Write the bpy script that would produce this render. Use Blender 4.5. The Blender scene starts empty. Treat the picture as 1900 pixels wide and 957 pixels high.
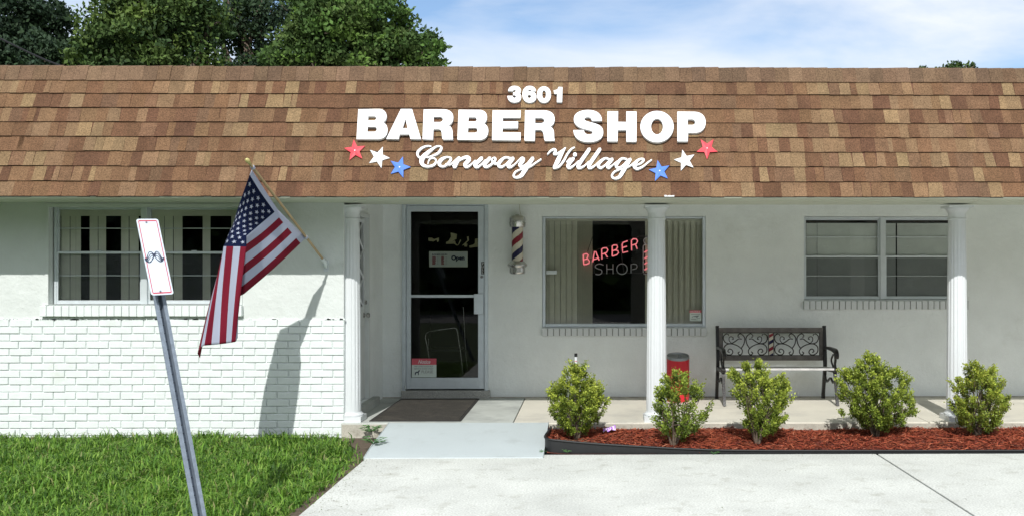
import bpy, math, random
import numpy as np
from mathutils import Vector, Matrix
random.seed(7); rng = np.random.default_rng(7)
R = math.radians
scn = bpy.context.scene
COL = scn.collection

# ---------------------------------------------------------------- camera
EYE = 1.59; F = 1800.0; TH = 0.013; PX0 = 1113.0; PY0 = 500.0
cd = bpy.data.cameras.new('camera'); cam = bpy.data.objects.new('camera', cd); COL.objects.link(cam)
cd.sensor_width = 36.0; cd.lens = 36.0 * F / 1900.0
cd.shift_x = -(PX0 - 950.0) / 1900.0; cd.shift_y = (PY0 - 478.5) / 1900.0
cam.location = (0, 0, EYE); cam.rotation_euler = (R(90), 0, -TH)
cd.clip_start = 0.05; cd.clip_end = 3000
scn.camera = cam

# ---------------------------------------------------------------- light
SUN_EL, SUN_AZ = 42.0, 5.0       # sun behind the camera and a little to its left
w = bpy.data.worlds.new('World'); scn.world = w; w.use_nodes = True
nt = w.node_tree; nt.nodes.clear()
def N(t, **k):
    n = nt.nodes.new(t)
    for a, b in k.items(): setattr(n, a, b)
    return n
sky = N('ShaderNodeTexSky', sky_type='NISHITA', sun_disc=False)
sky.sun_elevation = R(SUN_EL); sky.sun_rotation = R(180 + SUN_AZ); sky.air_density = 1.0; sky.dust_density = 0.7; sky.ozone_density = 3.0
tc = N('ShaderNodeTexCoord'); mp = N('ShaderNodeMapping'); mp.inputs['Scale'].default_value = (1.0, 1.0, 3.2); mp.inputs['Location'].default_value = (3.1, 0.4, 1.9)
no = N('ShaderNodeTexNoise'); no.inputs['Scale'].default_value = 2.3; no.inputs['Detail'].default_value = 9; no.inputs['Roughness'].default_value = 0.52; no.inputs['Distortion'].default_value = 0.5
cr = N('ShaderNodeValToRGB'); cr.color_ramp.elements[0].position = 0.45; cr.color_ramp.elements[1].position = 0.66
mixc = N('ShaderNodeMixRGB'); mixc.inputs[2].default_value = (5.9, 6.3, 6.9, 1)
bg = N('ShaderNodeBackground'); bg.inputs[1].default_value = 0.12; out = N('ShaderNodeOutputWorld')
L = nt.links.new
# unseen extra cloud overhead and behind the camera, added to brighten the shaded walls
dt = N('ShaderNodeVectorMath', operation='DOT_PRODUCT'); dt.inputs[1].default_value = (0, -0.30, 0.26); ad = N('ShaderNodeMath', operation='ADD'); mxx = N('ShaderNodeMath', operation='MAXIMUM'); mxx.inputs[1].default_value = -0.25
L(tc.outputs['Generated'], dt.inputs[0]); sb = N('ShaderNodeMath', operation='ADD'); sb.inputs[1].default_value = 0.24; L(dt.outputs['Value'], sb.inputs[0]); L(sb.outputs[0], mxx.inputs[0])
L(tc.outputs['Generated'], mp.inputs[0]); L(mp.outputs[0], no.inputs[0]); L(no.outputs[0], ad.inputs[0]); L(mxx.outputs[0], ad.inputs[1]); L(ad.outputs[0], cr.inputs[0])
L(cr.outputs[0], mixc.inputs[0]); L(sky.outputs[0], mixc.inputs[1]); L(mixc.outputs[0], bg.inputs[0]); L(bg.outputs[0], out.inputs[0])
sd = bpy.data.lights.new('sun', 'SUN'); so = bpy.data.objects.new('sun', sd); COL.objects.link(so)
sd.energy = 3.4; sd.angle = R(0.5); sd.color = (1.0, 0.98, 0.94)
so.rotation_euler = (R(90 - SUN_EL), 0, R(-SUN_AZ)); so.location = (-3, -12, 14)
vs = scn.view_settings; vs.view_transform = 'Standard'; vs.look = 'None'; vs.gamma = 1; vs.use_curve_mapping = False; vs.exposure = 0.36
scn.render.engine = 'CYCLES'
scn.cycles.max_bounces = 8; scn.cycles.transparent_max_bounces = 16

# ---------------------------------------------------------------- geometry helpers
cT, sT = math.cos(TH), math.sin(TH)
def ray(px, py):
    a = (px - PX0) / F
    return Vector((sT + a * cT, cT - a * sT, (PY0 - py) / F))
def at(px, py, D):
    """point of the wall-parallel plane y = D that is seen at photo pixel (px, py)"""
    r = ray(px, py); t = D / r.y
    return Vector((r.x * t, D, EYE + r.z * t))
def atz(px, py, z):
    r = ray(px, py); t = (z - EYE) / r.z
    return Vector((r.x * t, r.y * t, z))
X = lambda px, D: at(px, 500, D).x
Z = lambda py, D, px=1000: at(px, py, D).z

ORG = {}
def tag(o, label=None, cat=None, group=None, kind=None):
    if label: o['label'] = label
    if cat: o['category'] = cat
    if group: o['group'] = group
    if kind: o['kind'] = kind
    return o
def thing(name, loc, label, cat, group=None):
    o = bpy.data.objects.new(name, None); COL.objects.link(o); o.location = loc
    o.empty_display_size = 0.1; ORG[o.name] = Vector(loc)
    return tag(o, label, cat, group)

class MB:
    def __init__(s): s.v = []; s.f = []; s.mi = []; s.cl = None
    def add(s, vs, fs, m=0, c=None):
        b = len(s.v); s.v.extend([tuple(p) for p in vs])
        for f in fs:
            s.f.append(tuple(b + i for i in f)); s.mi.append(m)
            if c is not None:
                if s.cl is None: s.cl = []
                s.cl.append(c)
        return s
    def box(s, x0, x1, y0, y1, z0, z1, m=0, c=None):
        if x0 > x1: x0, x1 = x1, x0
        if y0 > y1: y0, y1 = y1, y0
        if z0 > z1: z0, z1 = z1, z0
        vs = [(x0,y0,z0),(x1,y0,z0),(x1,y1,z0),(x0,y1,z0),(x0,y0,z1),(x1,y0,z1),(x1,y1,z1),(x0,y1,z1)]
        return s.add(vs, [(0,3,2,1),(4,5,6,7),(0,1,5,4),(1,2,6,5),(2,3,7,6),(3,0,4,7)], m, c)
    def frame(s, x0, x1, z0, z1, w, y0, y1, m=0, wt=None, wb=None):
        wt = w if wt is None else wt; wb = w if wb is None else wb
        s.box(x0, x0 + w, y0, y1, z0, z1, m); s.box(x1 - w, x1, y0, y1, z0, z1, m)
        s.box(x0 + w, x1 - w, y0 + .001, y1, z1 - wt, z1 - .0005, m); s.box(x0 + w, x1 - w, y0 + .001, y1, z0 + .0005, z0 + wb, m)
        return s
    def tube(s, pts, r, seg=8, m=0, cap=True):
        pts = [Vector(p) for p in pts]; n = len(pts); rr = r if isinstance(r, (list, tuple)) else [r] * n
        b = len(s.v); prev = None
        for i, p in enumerate(pts):
            t = (pts[min(i+1, n-1)] - pts[max(i-1, 0)]).normalized()
            if prev is None:
                a = Vector((0, 0, 1)) if abs(t.z) < .9 else Vector((0, 1, 0)); u = t.cross(a).normalized()
            else:
                u = (prev - t * prev.dot(t)); u = u.normalized() if u.length > 1e-6 else t.orthogonal().normalized()
            prev = u; v = t.cross(u)
            for k in range(seg):
                an = 2 * math.pi * k / seg; s.v.append(tuple(p + (u * math.cos(an) + v * math.sin(an)) * rr[i]))
        for i in range(n - 1):
            for k in range(seg):
                k2 = (k + 1) % seg; s.f.append((b+i*seg+k, b+i*seg+k2, b+(i+1)*seg+k2, b+(i+1)*seg+k)); s.mi.append(m)
        if cap:
            s.f.append(tuple(b + k for k in range(seg))[::-1]); s.mi.append(m)
            s.f.append(tuple(b + (n-1)*seg + k for k in range(seg))); s.mi.append(m)
        return s
    def lathe(s, prof, c, seg=32, m=0, mod=None):
        """profile of (r, z) round a vertical axis through c"""
        b = len(s.v); n = len(prof)
        for j, (r, z) in enumerate(prof):
            for k in range(seg):
                an = 2 * math.pi * k / seg; rr = r * (mod(an, j) if mod else 1)
                s.v.append((c[0] + rr * math.cos(an), c[1] + rr * math.sin(an), c[2] + z))
        for j in range(n - 1):
            for k in range(seg):
                k2 = (k + 1) % seg; s.f.append((b+j*seg+k, b+j*seg+k2, b+(j+1)*seg+k2, b+(j+1)*seg+k)); s.mi.append(m)
        s.f.append(tuple(b + k for k in range(seg))[::-1]); s.mi.append(m)
        s.f.append(tuple(b + (n-1)*seg + k for k in range(seg))); s.mi.append(m)
        return s
    def prism(s, poly, fn, t, m=0):
        """2D polygon -> solid; fn(u, v, w) gives the world point, w = 0 front, t back"""
        n = len(poly)
        s.add([fn(a, b, 0) for a, b in poly] + [fn(a, b, t) for a, b in poly],
              [tuple(range(n)), tuple(range(2*n-1, n-1, -1))] + [(i, (i+1) % n + 0, (i+1) % n + n, i + n)[::-1] for i in range(n)], m)
        return s
    def build(s, name, mats, parent=None, smooth=False, bevel=0, label=None, cat=None, group=None, kind=None, sm_angle=None, keep_origin=False):
        me = bpy.data.meshes.new(name)
        if parent is not None: org = ORG[parent.name]
        elif kind == 'structure' or keep_origin: org = Vector((0, 0, 0))
        else:
            a = np.array(s.v); org = Vector(((a[:,0].min()+a[:,0].max())/2, (a[:,1].min()+a[:,1].max())/2, a[:,2].min()))
        me.from_pydata([(p[0]-org[0], p[1]-org[1], p[2]-org[2]) for p in s.v], [], s.f)
        if not isinstance(mats, (list, tuple)): mats = [mats]
        for mm in mats: me.materials.append(mm)
        if len(mats) > 1: me.polygons.foreach_set('material_index', s.mi)
        if s.cl is not None:
            ca = me.color_attributes.new('Col', 'FLOAT_COLOR', 'CORNER')
            cnt = np.array([len(f) for f in s.f]); cc = np.repeat(np.array([(c[0], c[1], c[2], 1.0) for c in s.cl], dtype=np.float32), cnt, axis=0)
            ca.data.foreach_set('color', cc.ravel())
        if smooth: me.polygons.foreach_set('use_smooth', [True] * len(s.f))
        me.update()
        o = bpy.data.objects.new(name, me); COL.objects.link(o); ORG[o.name] = org
        if parent is not None: o.parent = parent
        else: o.location = org
        if bevel:
            b = o.modifiers.new('bevel', 'BEVEL'); b.width = bevel; b.segments = 2; b.limit_method = 'ANGLE'; b.angle_limit = R(40)
        if smooth and sm_angle:
            me.set_sharp_from_angle(angle=R(sm_angle))
        return tag(o, label, cat, group, kind)

def fastmesh(name, verts, faces_n, k, cols, mat, parent=None, label=None, cat=None, kind=None, group=None):
    """verts (N*k, 3) array, one k-gon per k vertices, colour per face"""
    me = bpy.data.meshes.new(name); nv = len(verts)
    org = ORG[parent.name] if parent is not None else Vector((0, 0, 0))
    verts = verts - np.array(org)
    me.vertices.add(nv); me.vertices.foreach_set('co', verts.astype(np.float32).ravel())
    me.loops.add(nv); me.loops.foreach_set('vertex_index', np.arange(nv, dtype=np.int32))
    me.polygons.add(faces_n); me.polygons.foreach_set('loop_start', np.arange(0, nv, k, dtype=np.int32))
    me.update(calc_edges=True); me.materials.append(mat)
    ca = me.color_attributes.new('Col', 'FLOAT_COLOR', 'CORNER')
    cc = np.ones((faces_n, 4), dtype=np.float32); cc[:, :3] = cols
    ca.data.foreach_set('color', np.repeat(cc, k, axis=0).ravel())
    me.validate()
    o = bpy.data.objects.new(name, me); COL.objects.link(o); ORG[o.name] = org
    if parent is not None: o.parent = parent
    return tag(o, label, cat, group, kind)

# ---------------------------------------------------------------- materials
def mat(name, col, rough=0.6, metal=0.0, var=0.0, vscale=6.0, bump=0.0, bscale=40.0, spec=0.5, attr=False, fine=0.0, fscale=200.0,
        stain=None, sscale=2.0, slo=0.55, shi=0.75, transl=0.0, emit=None, estr=0.0, bdist=0.01, detail=6, vcol=None):
    m = bpy.data.materials.new(name); m.use_nodes = True; t = m.node_tree; b = t.nodes['Principled BSDF']
    b.inputs['Roughness'].default_value = rough; b.inputs['Metallic'].default_value = metal
    b.inputs['Specular IOR Level'].default_value = spec
    l = t.links.new; nn = t.nodes.new
    co = nn('ShaderNodeTexCoord').outputs['Object']
    if attr:
        a = nn('ShaderNodeAttribute'); a.attribute_name = 'Col'; cur = a.outputs['Color']
    else:
        rgb = nn('ShaderNodeRGB'); rgb.outputs[0].default_value = (*col, 1); cur = rgb.outputs[0]
    def noise(scale, det=detail, rg=0.6):
        x = nn('ShaderNodeTexNoise'); x.inputs['Scale'].default_value = scale; x.inputs['Detail'].default_value = det; x.inputs['Roughness'].default_value = rg
        l(co, x.inputs['Vector']); return x.outputs['Fac']
    def mulby(cur, fac, amt):
        mr = nn('ShaderNodeMapRange'); mr.inputs['From Min'].default_value = 0.3; mr.inputs['From Max'].default_value = 0.7
        mr.inputs['To Min'].default_value = 1 - amt; mr.inputs['To Max'].default_value = 1 + amt; l(fac, mr.inputs['Value'])
        v = nn('ShaderNodeVectorMath'); v.operation = 'SCALE'; l(cur, v.inputs[0]); l(mr.outputs[0], v.inputs['Scale']); return v.outputs[0]
    if var: cur = mulby(cur, noise(vscale), var)
    if fine: cur = mulby(cur, noise(fscale, 2), fine)
    if stain:
        r = nn('ShaderNodeMapRange'); r.inputs['From Min'].default_value = slo; r.inputs['From Max'].default_value = shi; l(noise(sscale, 8, 0.65), r.inputs['Value'])
        mx = nn('ShaderNodeMixRGB'); mx.inputs[2].default_value = (*stain, 1); l(r.outputs[0], mx.inputs[0]); l(cur, mx.inputs[1]); cur = mx.outputs[0]
    l(cur, b.inputs['Base Color'])
    if bump:
        bp = nn('ShaderNodeBump'); bp.inputs['Strength'].default_value = bump; bp.inputs['Distance'].default_value = bdist
        l(noise(bscale, 8, 0.65), bp.inputs['Height']); l(bp.outputs[0], b.inputs['Normal'])
    if emit:
        b.inputs['Emission Color'].default_value = (*emit, 1); b.inputs['Emission Strength'].default_value = estr
    if transl:
        tr = nn('ShaderNodeBsdfTranslucent'); l(cur, tr.inputs['Color']); ms = nn('ShaderNodeMixShader'); ms.inputs[0].default_value = transl
        l(b.outputs[0], ms.inputs[1]); l(tr.outputs[0], ms.inputs[2]); l(ms.outputs[0], t.nodes['Material Output'].inputs['Surface'])
    return m
def glass_mat(name, tint=(.98, .99, .985), boost=1.0):
    m = bpy.data.materials.new(name); m.use_nodes = True; t = m.node_tree; t.nodes.clear(); l = t.links.new
    o = t.nodes.new('ShaderNodeOutputMaterial'); mx = t.nodes.new('ShaderNodeMixShader'); tr = t.nodes.new('ShaderNodeBsdfTransparent')
    gl = t.nodes.new('ShaderNodeBsdfGlossy'); gl.inputs['Roughness'].default_value = 0.01; fr = t.nodes.new('ShaderNodeFresnel'); fr.inputs[0].default_value = 1.52
    mu = t.nodes.new('ShaderNodeMath'); mu.operation = 'MULTIPLY'; mu.inputs[1].default_value = boost; mu.use_clamp = True
    tr.inputs[0].default_value = (*tint, 1); l(fr.outputs[0], mu.inputs[0]); l(mu.outputs[0], mx.inputs[0]); l(tr.outputs[0], mx.inputs[1]); l(gl.outputs[0], mx.inputs[2]); l(mx.outputs[0], o.inputs[0])
    return m
def screen_mat(name, col, op):
    m = bpy.data.materials.new(name); m.use_nodes = True; t = m.node_tree; t.nodes.clear(); l = t.links.new
    o = t.nodes.new('ShaderNodeOutputMaterial'); mx = t.nodes.new('ShaderNodeMixShader'); tr = t.nodes.new('ShaderNodeBsdfTransparent')
    df = t.nodes.new('ShaderNodeBsdfDiffuse'); df.inputs[0].default_value = (*col, 1); mx.inputs[0].default_value = op
    l(tr.outputs[0], mx.inputs[1]); l(df.outputs[0], mx.inputs[2]); l(mx.outputs[0], o.inputs[0]); return m

M = dict(
 brick=mat('painted_brick', (.69,.735,.725), .55, var=.05, vscale=9, fine=.03, fscale=90, bump=.25, bscale=60, bdist=.006, stain=(.55,.58,.52), sscale=2.2, slo=.60, shi=.82),
 joint=mat('dark_joint', (.26,.27,.25), .9),
 mortar=mat('painted_mortar', (.70,.74,.73), .7, var=.06, bump=.4, bscale=80, bdist=.006),
 stucco=mat('white_stucco', (.62,.655,.635), .75, var=.05, vscale=3, bump=.9, bscale=12, bdist=.012, stain=(.5,.55,.48), sscale=1.6, slo=.62, shi=.85),
 stucco_grey=mat('grey_stucco', (.79,.83,.825), .8, var=.05, vscale=3, bump=1.0, bscale=20, bdist=.012, fine=.06, fscale=120, stain=(.62,.645,.61), sscale=1.3, slo=.58, shi=.85),
 soffit=mat('soffit_paint', (.50,.53,.43), .6, var=.05, vscale=4),
 trim=mat('white_trim', (.63,.66,.67), .4, var=.03, vscale=8, fine=.02),
 doorp=mat('door_paint', (.60,.63,.62), .45, var=.04),
 alu=mat('brushed_aluminium', (.60,.66,.71), .42, metal=.55, var=.06, vscale=12, fine=.03),
 aluw=mat('pale_aluminium', (.60,.65,.67), .45, metal=.3, var=.05, vscale=10),
 chrome=mat('worn_chrome', (.58,.57,.55), .25, metal=.95, var=.15, vscale=25, bump=.1, bscale=60),
 terrazzo=mat('terrazzo', (.36,.36,.34), .6, fine=.45, fscale=120, var=.1),
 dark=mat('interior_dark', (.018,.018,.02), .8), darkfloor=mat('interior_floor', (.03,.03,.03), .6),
 blind=mat('blind_fabric', (.80,.80,.65), .8, var=.05, vscale=10),
 blindw=mat('blind_fabric_white', (.86,.88,.74), .8, var=.05, vscale=10),
 shade=mat('window_shade', (.84,.88,.82), .8, var=.12, vscale=2),
 glass=glass_mat('window_glass', boost=1.5), doorglass=glass_mat('door_glass', (.75,.77,.77), .95),
 screen=screen_mat('insect_screen', (.20,.215,.215), .42),
 screenl=screen_mat('insect_screen_pale', (.36,.38,.39), .22),
 porch=mat('porch_concrete', (.60,.57,.49), .8, var=.08, vscale=2, fine=.06, fscale=150, bump=.15, bscale=60, stain=(.36,.35,.32), sscale=1.4, slo=.5, shi=.8),
 porchg=mat('porch_concrete_grey', (.44,.46,.43), .8, var=.10, vscale=2, fine=.06, fscale=150, bump=.15, bscale=60, stain=(.25,.26,.25), sscale=1.8, slo=.5, shi=.75),
 curb=mat('curb_concrete', (.42,.40,.34), .9, var=.15, vscale=5, fine=.12, fscale=90, bump=.4, bscale=40, stain=(.22,.20,.16), sscale=6, slo=.52, shi=.72),
 walk=mat('sidewalk_concrete', (.53,.545,.51), .85, var=.13, vscale=1.3, fine=.22, fscale=70, bump=.5, bscale=60, bdist=.006, stain=(.33,.33,.28), sscale=5.5, slo=.55, shi=.80),
 ramp=mat('ramp_paint', (.44,.49,.50), .7, var=.03, vscale=2.5, fine=.05, fscale=160, bump=.25, bscale=60, bdist=.005, stain=(.34,.37,.37), sscale=3.5, slo=.56, shi=.85),
 soil=mat('soil', (.095,.07,.048), .95, var=.3, vscale=20, fine=.3, bump=.8, bscale=60),
 lawn=mat('lawn_ground', (.045,.075,.02), .95, var=.35, vscale=2, fine=.4, fscale=40, bump=.6, bscale=40),
 asphalt=mat('asphalt', (.16,.16,.16), .9, var=.1, fine=.2),
 grass=mat('grass_blades', (1,1,1), .55, attr=True, transl=.35, spec=.3),
 leaf=mat('leaves', (1,1,1), .5, attr=True, transl=.18, spec=.35),
 tleaf=mat('tree_leaves', (1,1,1), .75, attr=True, transl=.12, spec=.3),
 bark=mat('bark', (.13,.10,.075), .9, var=.3, vscale=12, bump=.6, bscale=30),
 twig=mat('shrub_twig', (.12,.09,.065), .9, var=.3, vscale=40, bump=.4, bscale=90),
 mulch=mat('red_mulch', (1,1,1), .85, attr=True, spec=.2),
 mulchb=mat('red_mulch_base', (.13,.030,.018), .95, var=.4, vscale=40, bump=.8, bscale=90),
 edging=mat('black_edging', (.009,.010,.011), .55, var=.15, vscale=15),
 shingle=mat('roof_shingle', (1,1,1), .92, attr=True, fine=.42, fscale=95, var=.14, vscale=6, bump=.6, bscale=160, bdist=.003, spec=.2, stain=(.13,.085,.06), sscale=5, slo=.64, shi=.9),
 tar=mat('roof_underlay', (.05,.035,.03), .9), roofflat=mat('flat_roof', (.35,.34,.32), .9, var=.1),
 sign=mat('sign_white', (.74,.75,.76), .35), signside=mat('sign_side', (.60,.64,.66), .5),
 red=mat('star_red', (.70,.055,.075), .4, var=.06), blue=mat('star_blue', (.075,.20,.68), .4, var=.06),
 nail=mat('nail', (.25,.25,.27), .4, metal=.8),
 neon=mat('neon_pink', (.9,.3,.3), .3, emit=(1.0,.24,.27), estr=.62), neonoff=mat('neon_unlit', (.85,.87,.9), .25), nframe=mat('neon_frame', (.07,.07,.075), .4),
 black=mat('black_paint', (.012,.012,.013), .35), iron=mat('cast_iron', (.014,.013,.012), .38, metal=.2, bump=.3, bscale=80),
 oldwood=mat('weathered_wood', (.135,.122,.112), .6, var=.35, vscale=14, bump=.4, bscale=60), seatwood=mat('seat_wood', (.55,.54,.53), .55, var=.2, vscale=14),
 redcan=mat('can_red', (.56,.016,.03), .38, var=.08, vscale=3), canlid=mat('can_lid', (.30,.31,.31), .4, metal=.6, var=.1),
 mat_=mat('door_mat', (.034,.030,.024), .95, var=.3, vscale=14, fine=.5, fscale=110, bump=1, bscale=110, stain=(.078,.068,.052), sscale=3.2, slo=.5, shi=.75), matb=mat('mat_border', (.025,.022,.02), .8),
 galv=mat('galvanised_steel', (.17,.205,.25), .6, metal=.25, var=.2, vscale=30, fine=.12, bump=.1), hole=mat('post_hole', (.02,.02,.025), .8),
 psign=mat('sign_face', (.54,.61,.69), .4), psred=mat('sign_red', (.48,.05,.08), .4), ink=mat('ink', (.02,.03,.06), .5),
 fred=mat('flag_red', (.24,.006,.028), .9, transl=.40, fine=.06, fscale=500), fwhite=mat('flag_white', (.52,.56,.68), .75, transl=.42), fblue=mat('flag_blue', (.006,.010,.036), .95, spec=.1, transl=.1),
 wood=mat('pole_wood', (.38,.28,.15), .5, var=.15, vscale=20), gold=mat('pole_finial', (.50,.45,.18), .4, metal=.3),
 poleW=mat('barber_white', (.62,.58,.48), .25), poleR=mat('barber_red', (.22,.015,.03), .25), poleB=mat('barber_blue', (.015,.015,.06), .25),
 paper=mat('notice_paper', (.62,.70,.66), .6), paperred=mat('notice_red', (.62,.10,.14), .6), papergrey=mat('open_sign_card', (.74,.79,.72), .6),
 inkred=mat('print_red', (.35,.04,.06), .6), inkgrey=mat('print_grey', (.22,.25,.25), .6), cream=mat('cream_paper', (.88,.82,.48), .7),
 purple=mat('purple_wrapper', (.40,.13,.62), .3), wrapw=mat('wrapper_white', (.7,.6,.75), .3), cable=mat('white_cable', (.55,.55,.48), .5), cableb=mat('black_cable', (.015,.015,.018), .6),
 weed=mat('weed', (.10,.24,.07), .6, transl=.2),
)

# ================================================================ SETTING
DF, DB, DP, DE = 9.37, 11.16, 9.33, 8.62      # front wall, recessed wall, porch edge, eave
ZP = 0.12                                      # porch floor
g = MB(); g.add([(-900,-900,-.035),(900,-900,-.035),(900,900,-.035),(-900,900,-.035)], [(0,1,2,3)]); g.build('ground', M['lawn'], kind='structure')
g = MB(); g.box(-1.87, 12, -7, 8.335, -.15, -.002)
g = MB()
# concrete slabs with open joints
xs = [-1.87, 2.505, 6.6, 12]; ys = [-7, -3.2, .8, 4.6, 8.36]
for i in range(3):
    for j in range(4):
        g.box(xs[i] + (.009 if i else 0), xs[i+1] - .009, ys[j] + .006, ys[j+1] - (.006 if j < 3 else 0), -.12, 0)
g.build('sidewalk', M['walk'], kind='structure', bevel=.006)
g = MB(); g.box(-1.86, 11.9, -6.9, 8.3, -.14, -.03); g.build('sidewalk_bed', M['soil'], kind='structure')
g = MB(); g.add([(-60,-13,-.031),(60,-13,-.031),(60,-7.3,-.031),(-60,-7.3,-.031)], [(0,1,2,3)]); g.build('road', M['asphalt'], kind='structure')
# ramp
rx0, rx1 = X(722, 9.33), X(1018, 9.33)
g = MB(); n = 8
prof = [(8.20, -.03), (8.20, .006), (8.30, .018), (8.6, .046), (9.0, .085), (9.33, ZP + .003), (9.34, ZP + .003), (9.34, -.03)]
vs_ = []
for (yy, zz) in prof: vs_ += [(rx0 + (.015 if yy < 8.5 else 0), yy, zz), (rx1, yy, zz)]
fs_ = [(2*i, 2*i+1, 2*i+3, 2*i+2) for i in range(len(prof)-1)] + [tuple(2*i for i in range(len(prof)))[::-1], tuple(2*i+1 for i in range(len(prof)))]
g.add(vs_, fs_); g.build('ramp', M['ramp'], kind='structure', bevel=.008)
# porch slab: a grey bay before the door, buff bays beyond
xj = X(974.5, DB)
g = MB(); g.box(-2.36, xj - .004, DP, DB + .3, -.1, ZP); g.build('porch_floor', M['porchg'], kind='structure', bevel=.006)
g = MB(); g.box(xj + .004, 3.3, DP, DB + .3, -.1, ZP); g.box(3.308, 9, DP, DB + .3, -.1, ZP); g.build('porch_floor', M['porch'], kind='structure', bevel=.006)
g = MB(); g.box(-2.35, 9, DP - .012, DP + .02, -.1, ZP - .012); g.build('porch_kerb', M['curb'], kind='structure')
# bare soil between lawn and kerb
g = MB(); pts = []
random.seed(3)
ring = [(-2.38, 9.32), (-1.91, 9.32), (-1.91, 8.9), (-1.89, 8.3), (-1.88, 7.2), (-1.88, 6.0), (-1.96, 6.0), (-1.97, 7.0), (-2.0, 8.0), (-2.06, 8.7), (-2.25, 9.1), (-2.42, 9.2)]
g.add([(a, b, -.02) for a, b in ring], [tuple(range(len(ring)))[::-1]]); g.box(-9, -2.38, 9.28, 9.36, -.1, -.02); g.build('soil', M['soil'], kind='structure')

# ================================================================ SHOP BUILDING
bld = thing('shop_building', (0, DB, 0), 'low white barber shop building with brown shingled mansard roof, brick base and recessed porch', 'building')
XR = -2.345
def holed_wall(mb, x0, x1, z0, z1, y0, y1, holes, m=0):
    xs = sorted({x0, x1, *[h[0] for h in holes], *[h[1] for h in holes]}); zs = sorted({z0, z1, *[h[2] for h in holes], *[h[3] for h in holes]})
    inh = lambda a, b: any(h[0] < a < h[1] and h[2] < b < h[3] for h in holes)
    nx, nz = len(xs) - 1, len(zs) - 1
    solid = [[not inh((xs[i]+xs[i+1])/2, (zs[j]+zs[j+1])/2) for j in range(nz)] for i in range(nx)]
    S = lambda i, j: 0 <= i < nx and 0 <= j < nz and solid[i][j]
    for i in range(nx):
        for j in range(nz):
            if not solid[i][j]: continue
            a, b, c, d = xs[i], xs[i+1], zs[j], zs[j+1]
            mb.add([(a,y0,c),(b,y0,c),(b,y0,d),(a,y0,d)], [(0,1,2,3)], m); mb.add([(a,y1,c),(b,y1,c),(b,y1,d),(a,y1,d)], [(3,2,1,0)], m)
            if not S(i-1, j): mb.add([(a,y0,c),(a,y1,c),(a,y1,d),(a,y0,d)], [(3,2,1,0)], m)
            if not S(i+1, j): mb.add([(b,y0,c),(b,y1,c),(b,y1,d),(b,y0,d)], [(0,1,2,3)], m)
            if not S(i, j-1): mb.add([(a,y0,c),(b,y0,c),(b,y1,c),(a,y1,c)], [(3,2,1,0)], m)
            if not S(i, j+1): mb.add([(a,y0,d),(b,y0,d),(b,y1,d),(a,y1,d)], [(0,1,2,3)], m)
# window rectangles in world units
Lw = (X(90, DF), X(446, DF), Z(565, DF), Z(381, DF))
Pw = (X(1006, DB), X(1309.5, DB), Z(606.5, DB), Z(401.5, DB))
Rw = (X(1491.5, DB), X(1791, DB), Z(556, DB), Z(401.5, DB))
Dw = (X(746.5, DB), X(906, DB), ZP, Z(377.5, DB))
zBr = Z(591.5, DF)          # top of the brickwork
ZS = 1.59 + .637            # soffit underside
# front wall: stucco above, brick below
g = MB(); holed_wall(g, -9, XR, zBr, 2.42, DF + .006, DF + .20, [Lw]); g.build('stucco_wall', M['stucco'], bld)
g = MB(); g.box(-9, XR + .004, DF + .006, DF + .199, -.1, zBr); g.build('brick_backing', M['mortar'], bld)
g = MB(); rows = 16; pitch = (zBr - .0) / rows; bl = .2135
random.seed(11)
for r_ in range(-1, rows):
    z0 = r_ * pitch + .0045; z1 = (r_ + 1) * pitch - .0045
    off = (r_ % 2) * bl / 2 + random.uniform(-.006, .006); x = XR + .002; first = True
    while x > -7.2:
        wdt = bl - .010
        if first: wdt = (bl if r_ % 2 else bl / 2) - .010 + random.uniform(-.004, .004)
        first = False; x0 = x - wdt
        d = random.uniform(-.0035, .003); dz = random.uniform(-.0012, .0012); j = lambda: random.uniform(-.0022, .0022); e = .0035
        yf = DF - .0065 + d
        a = [(x0+j(), z0+dz+j()*.6), (x+j()*.3, z0+dz+j()*.6), (x+j()*.3, z1+dz+j()*.4), (x0+j(), z1+dz+j()*.4)]
        inn = [(a[0][0]+e, a[0][1]+e), (a[1][0]-e, a[1][1]+e), (a[2][0]-e, a[2][1]-e), (a[3][0]+e, a[3][1]-e)]
        vs_ = [(p[0], yf + .003, p[1]) for p in a] + [(p[0], yf + random.uniform(-.0006, .0006), p[1]) for p in inn] + [(p[0], DF + .02, p[1]) for p in a]
        g.add(vs_, [(4,5,6,7), (0,1,5,4), (1,2,6,5), (2,3,7,6), (3,0,4,7), (8,9,1,0), (9,10,2,1), (10,11,3,2), (11,8,0,3)])
        x = x0 - .010 + random.uniform(-.0015, .0015)
VEN = g
for k in range(110):   # mortar squeezed over the topmost course
    xx = random.uniform(-6.4, XR - .02); ww = random.uniform(.01, .05); g.box(xx, xx + ww, DF - .006, DF + .01, zBr - .006, zBr + random.uniform(.003, .012))
g.build('brick_veneer', M['brick'], bld)
# return wall with side door, recessed wall
ysd0, ysd1, zsd1 = 9.66, 10.42, ZP + 2.06
g = MB()
def retbox(y0, y1, z0, z1): g.box(XR - .18, XR, y0, y1, z0, z1)
retbox(DF + .2005, ysd0, -.1, 2.42); retbox(ysd1, DB, -.1, 2.42); retbox(ysd0, ysd1, zsd1, 2.42); retbox(ysd0, ysd1, -.1, ZP + .10)
g.build('return_wall', M['stucco_grey'], bld)
g = MB(); holed_wall(g, XR - .1, 9, ZP - .01, 2.62, DB, DB + .16, [Pw, Rw, Dw]); g.build('recessed_wall', M['stucco_grey'], bld)
g = MB(); g.box(XR, 9, DB - .014, DB - .0005, ZP, ZP + .012); g.build('wall_base_strip', M['curb'], bld)
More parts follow.
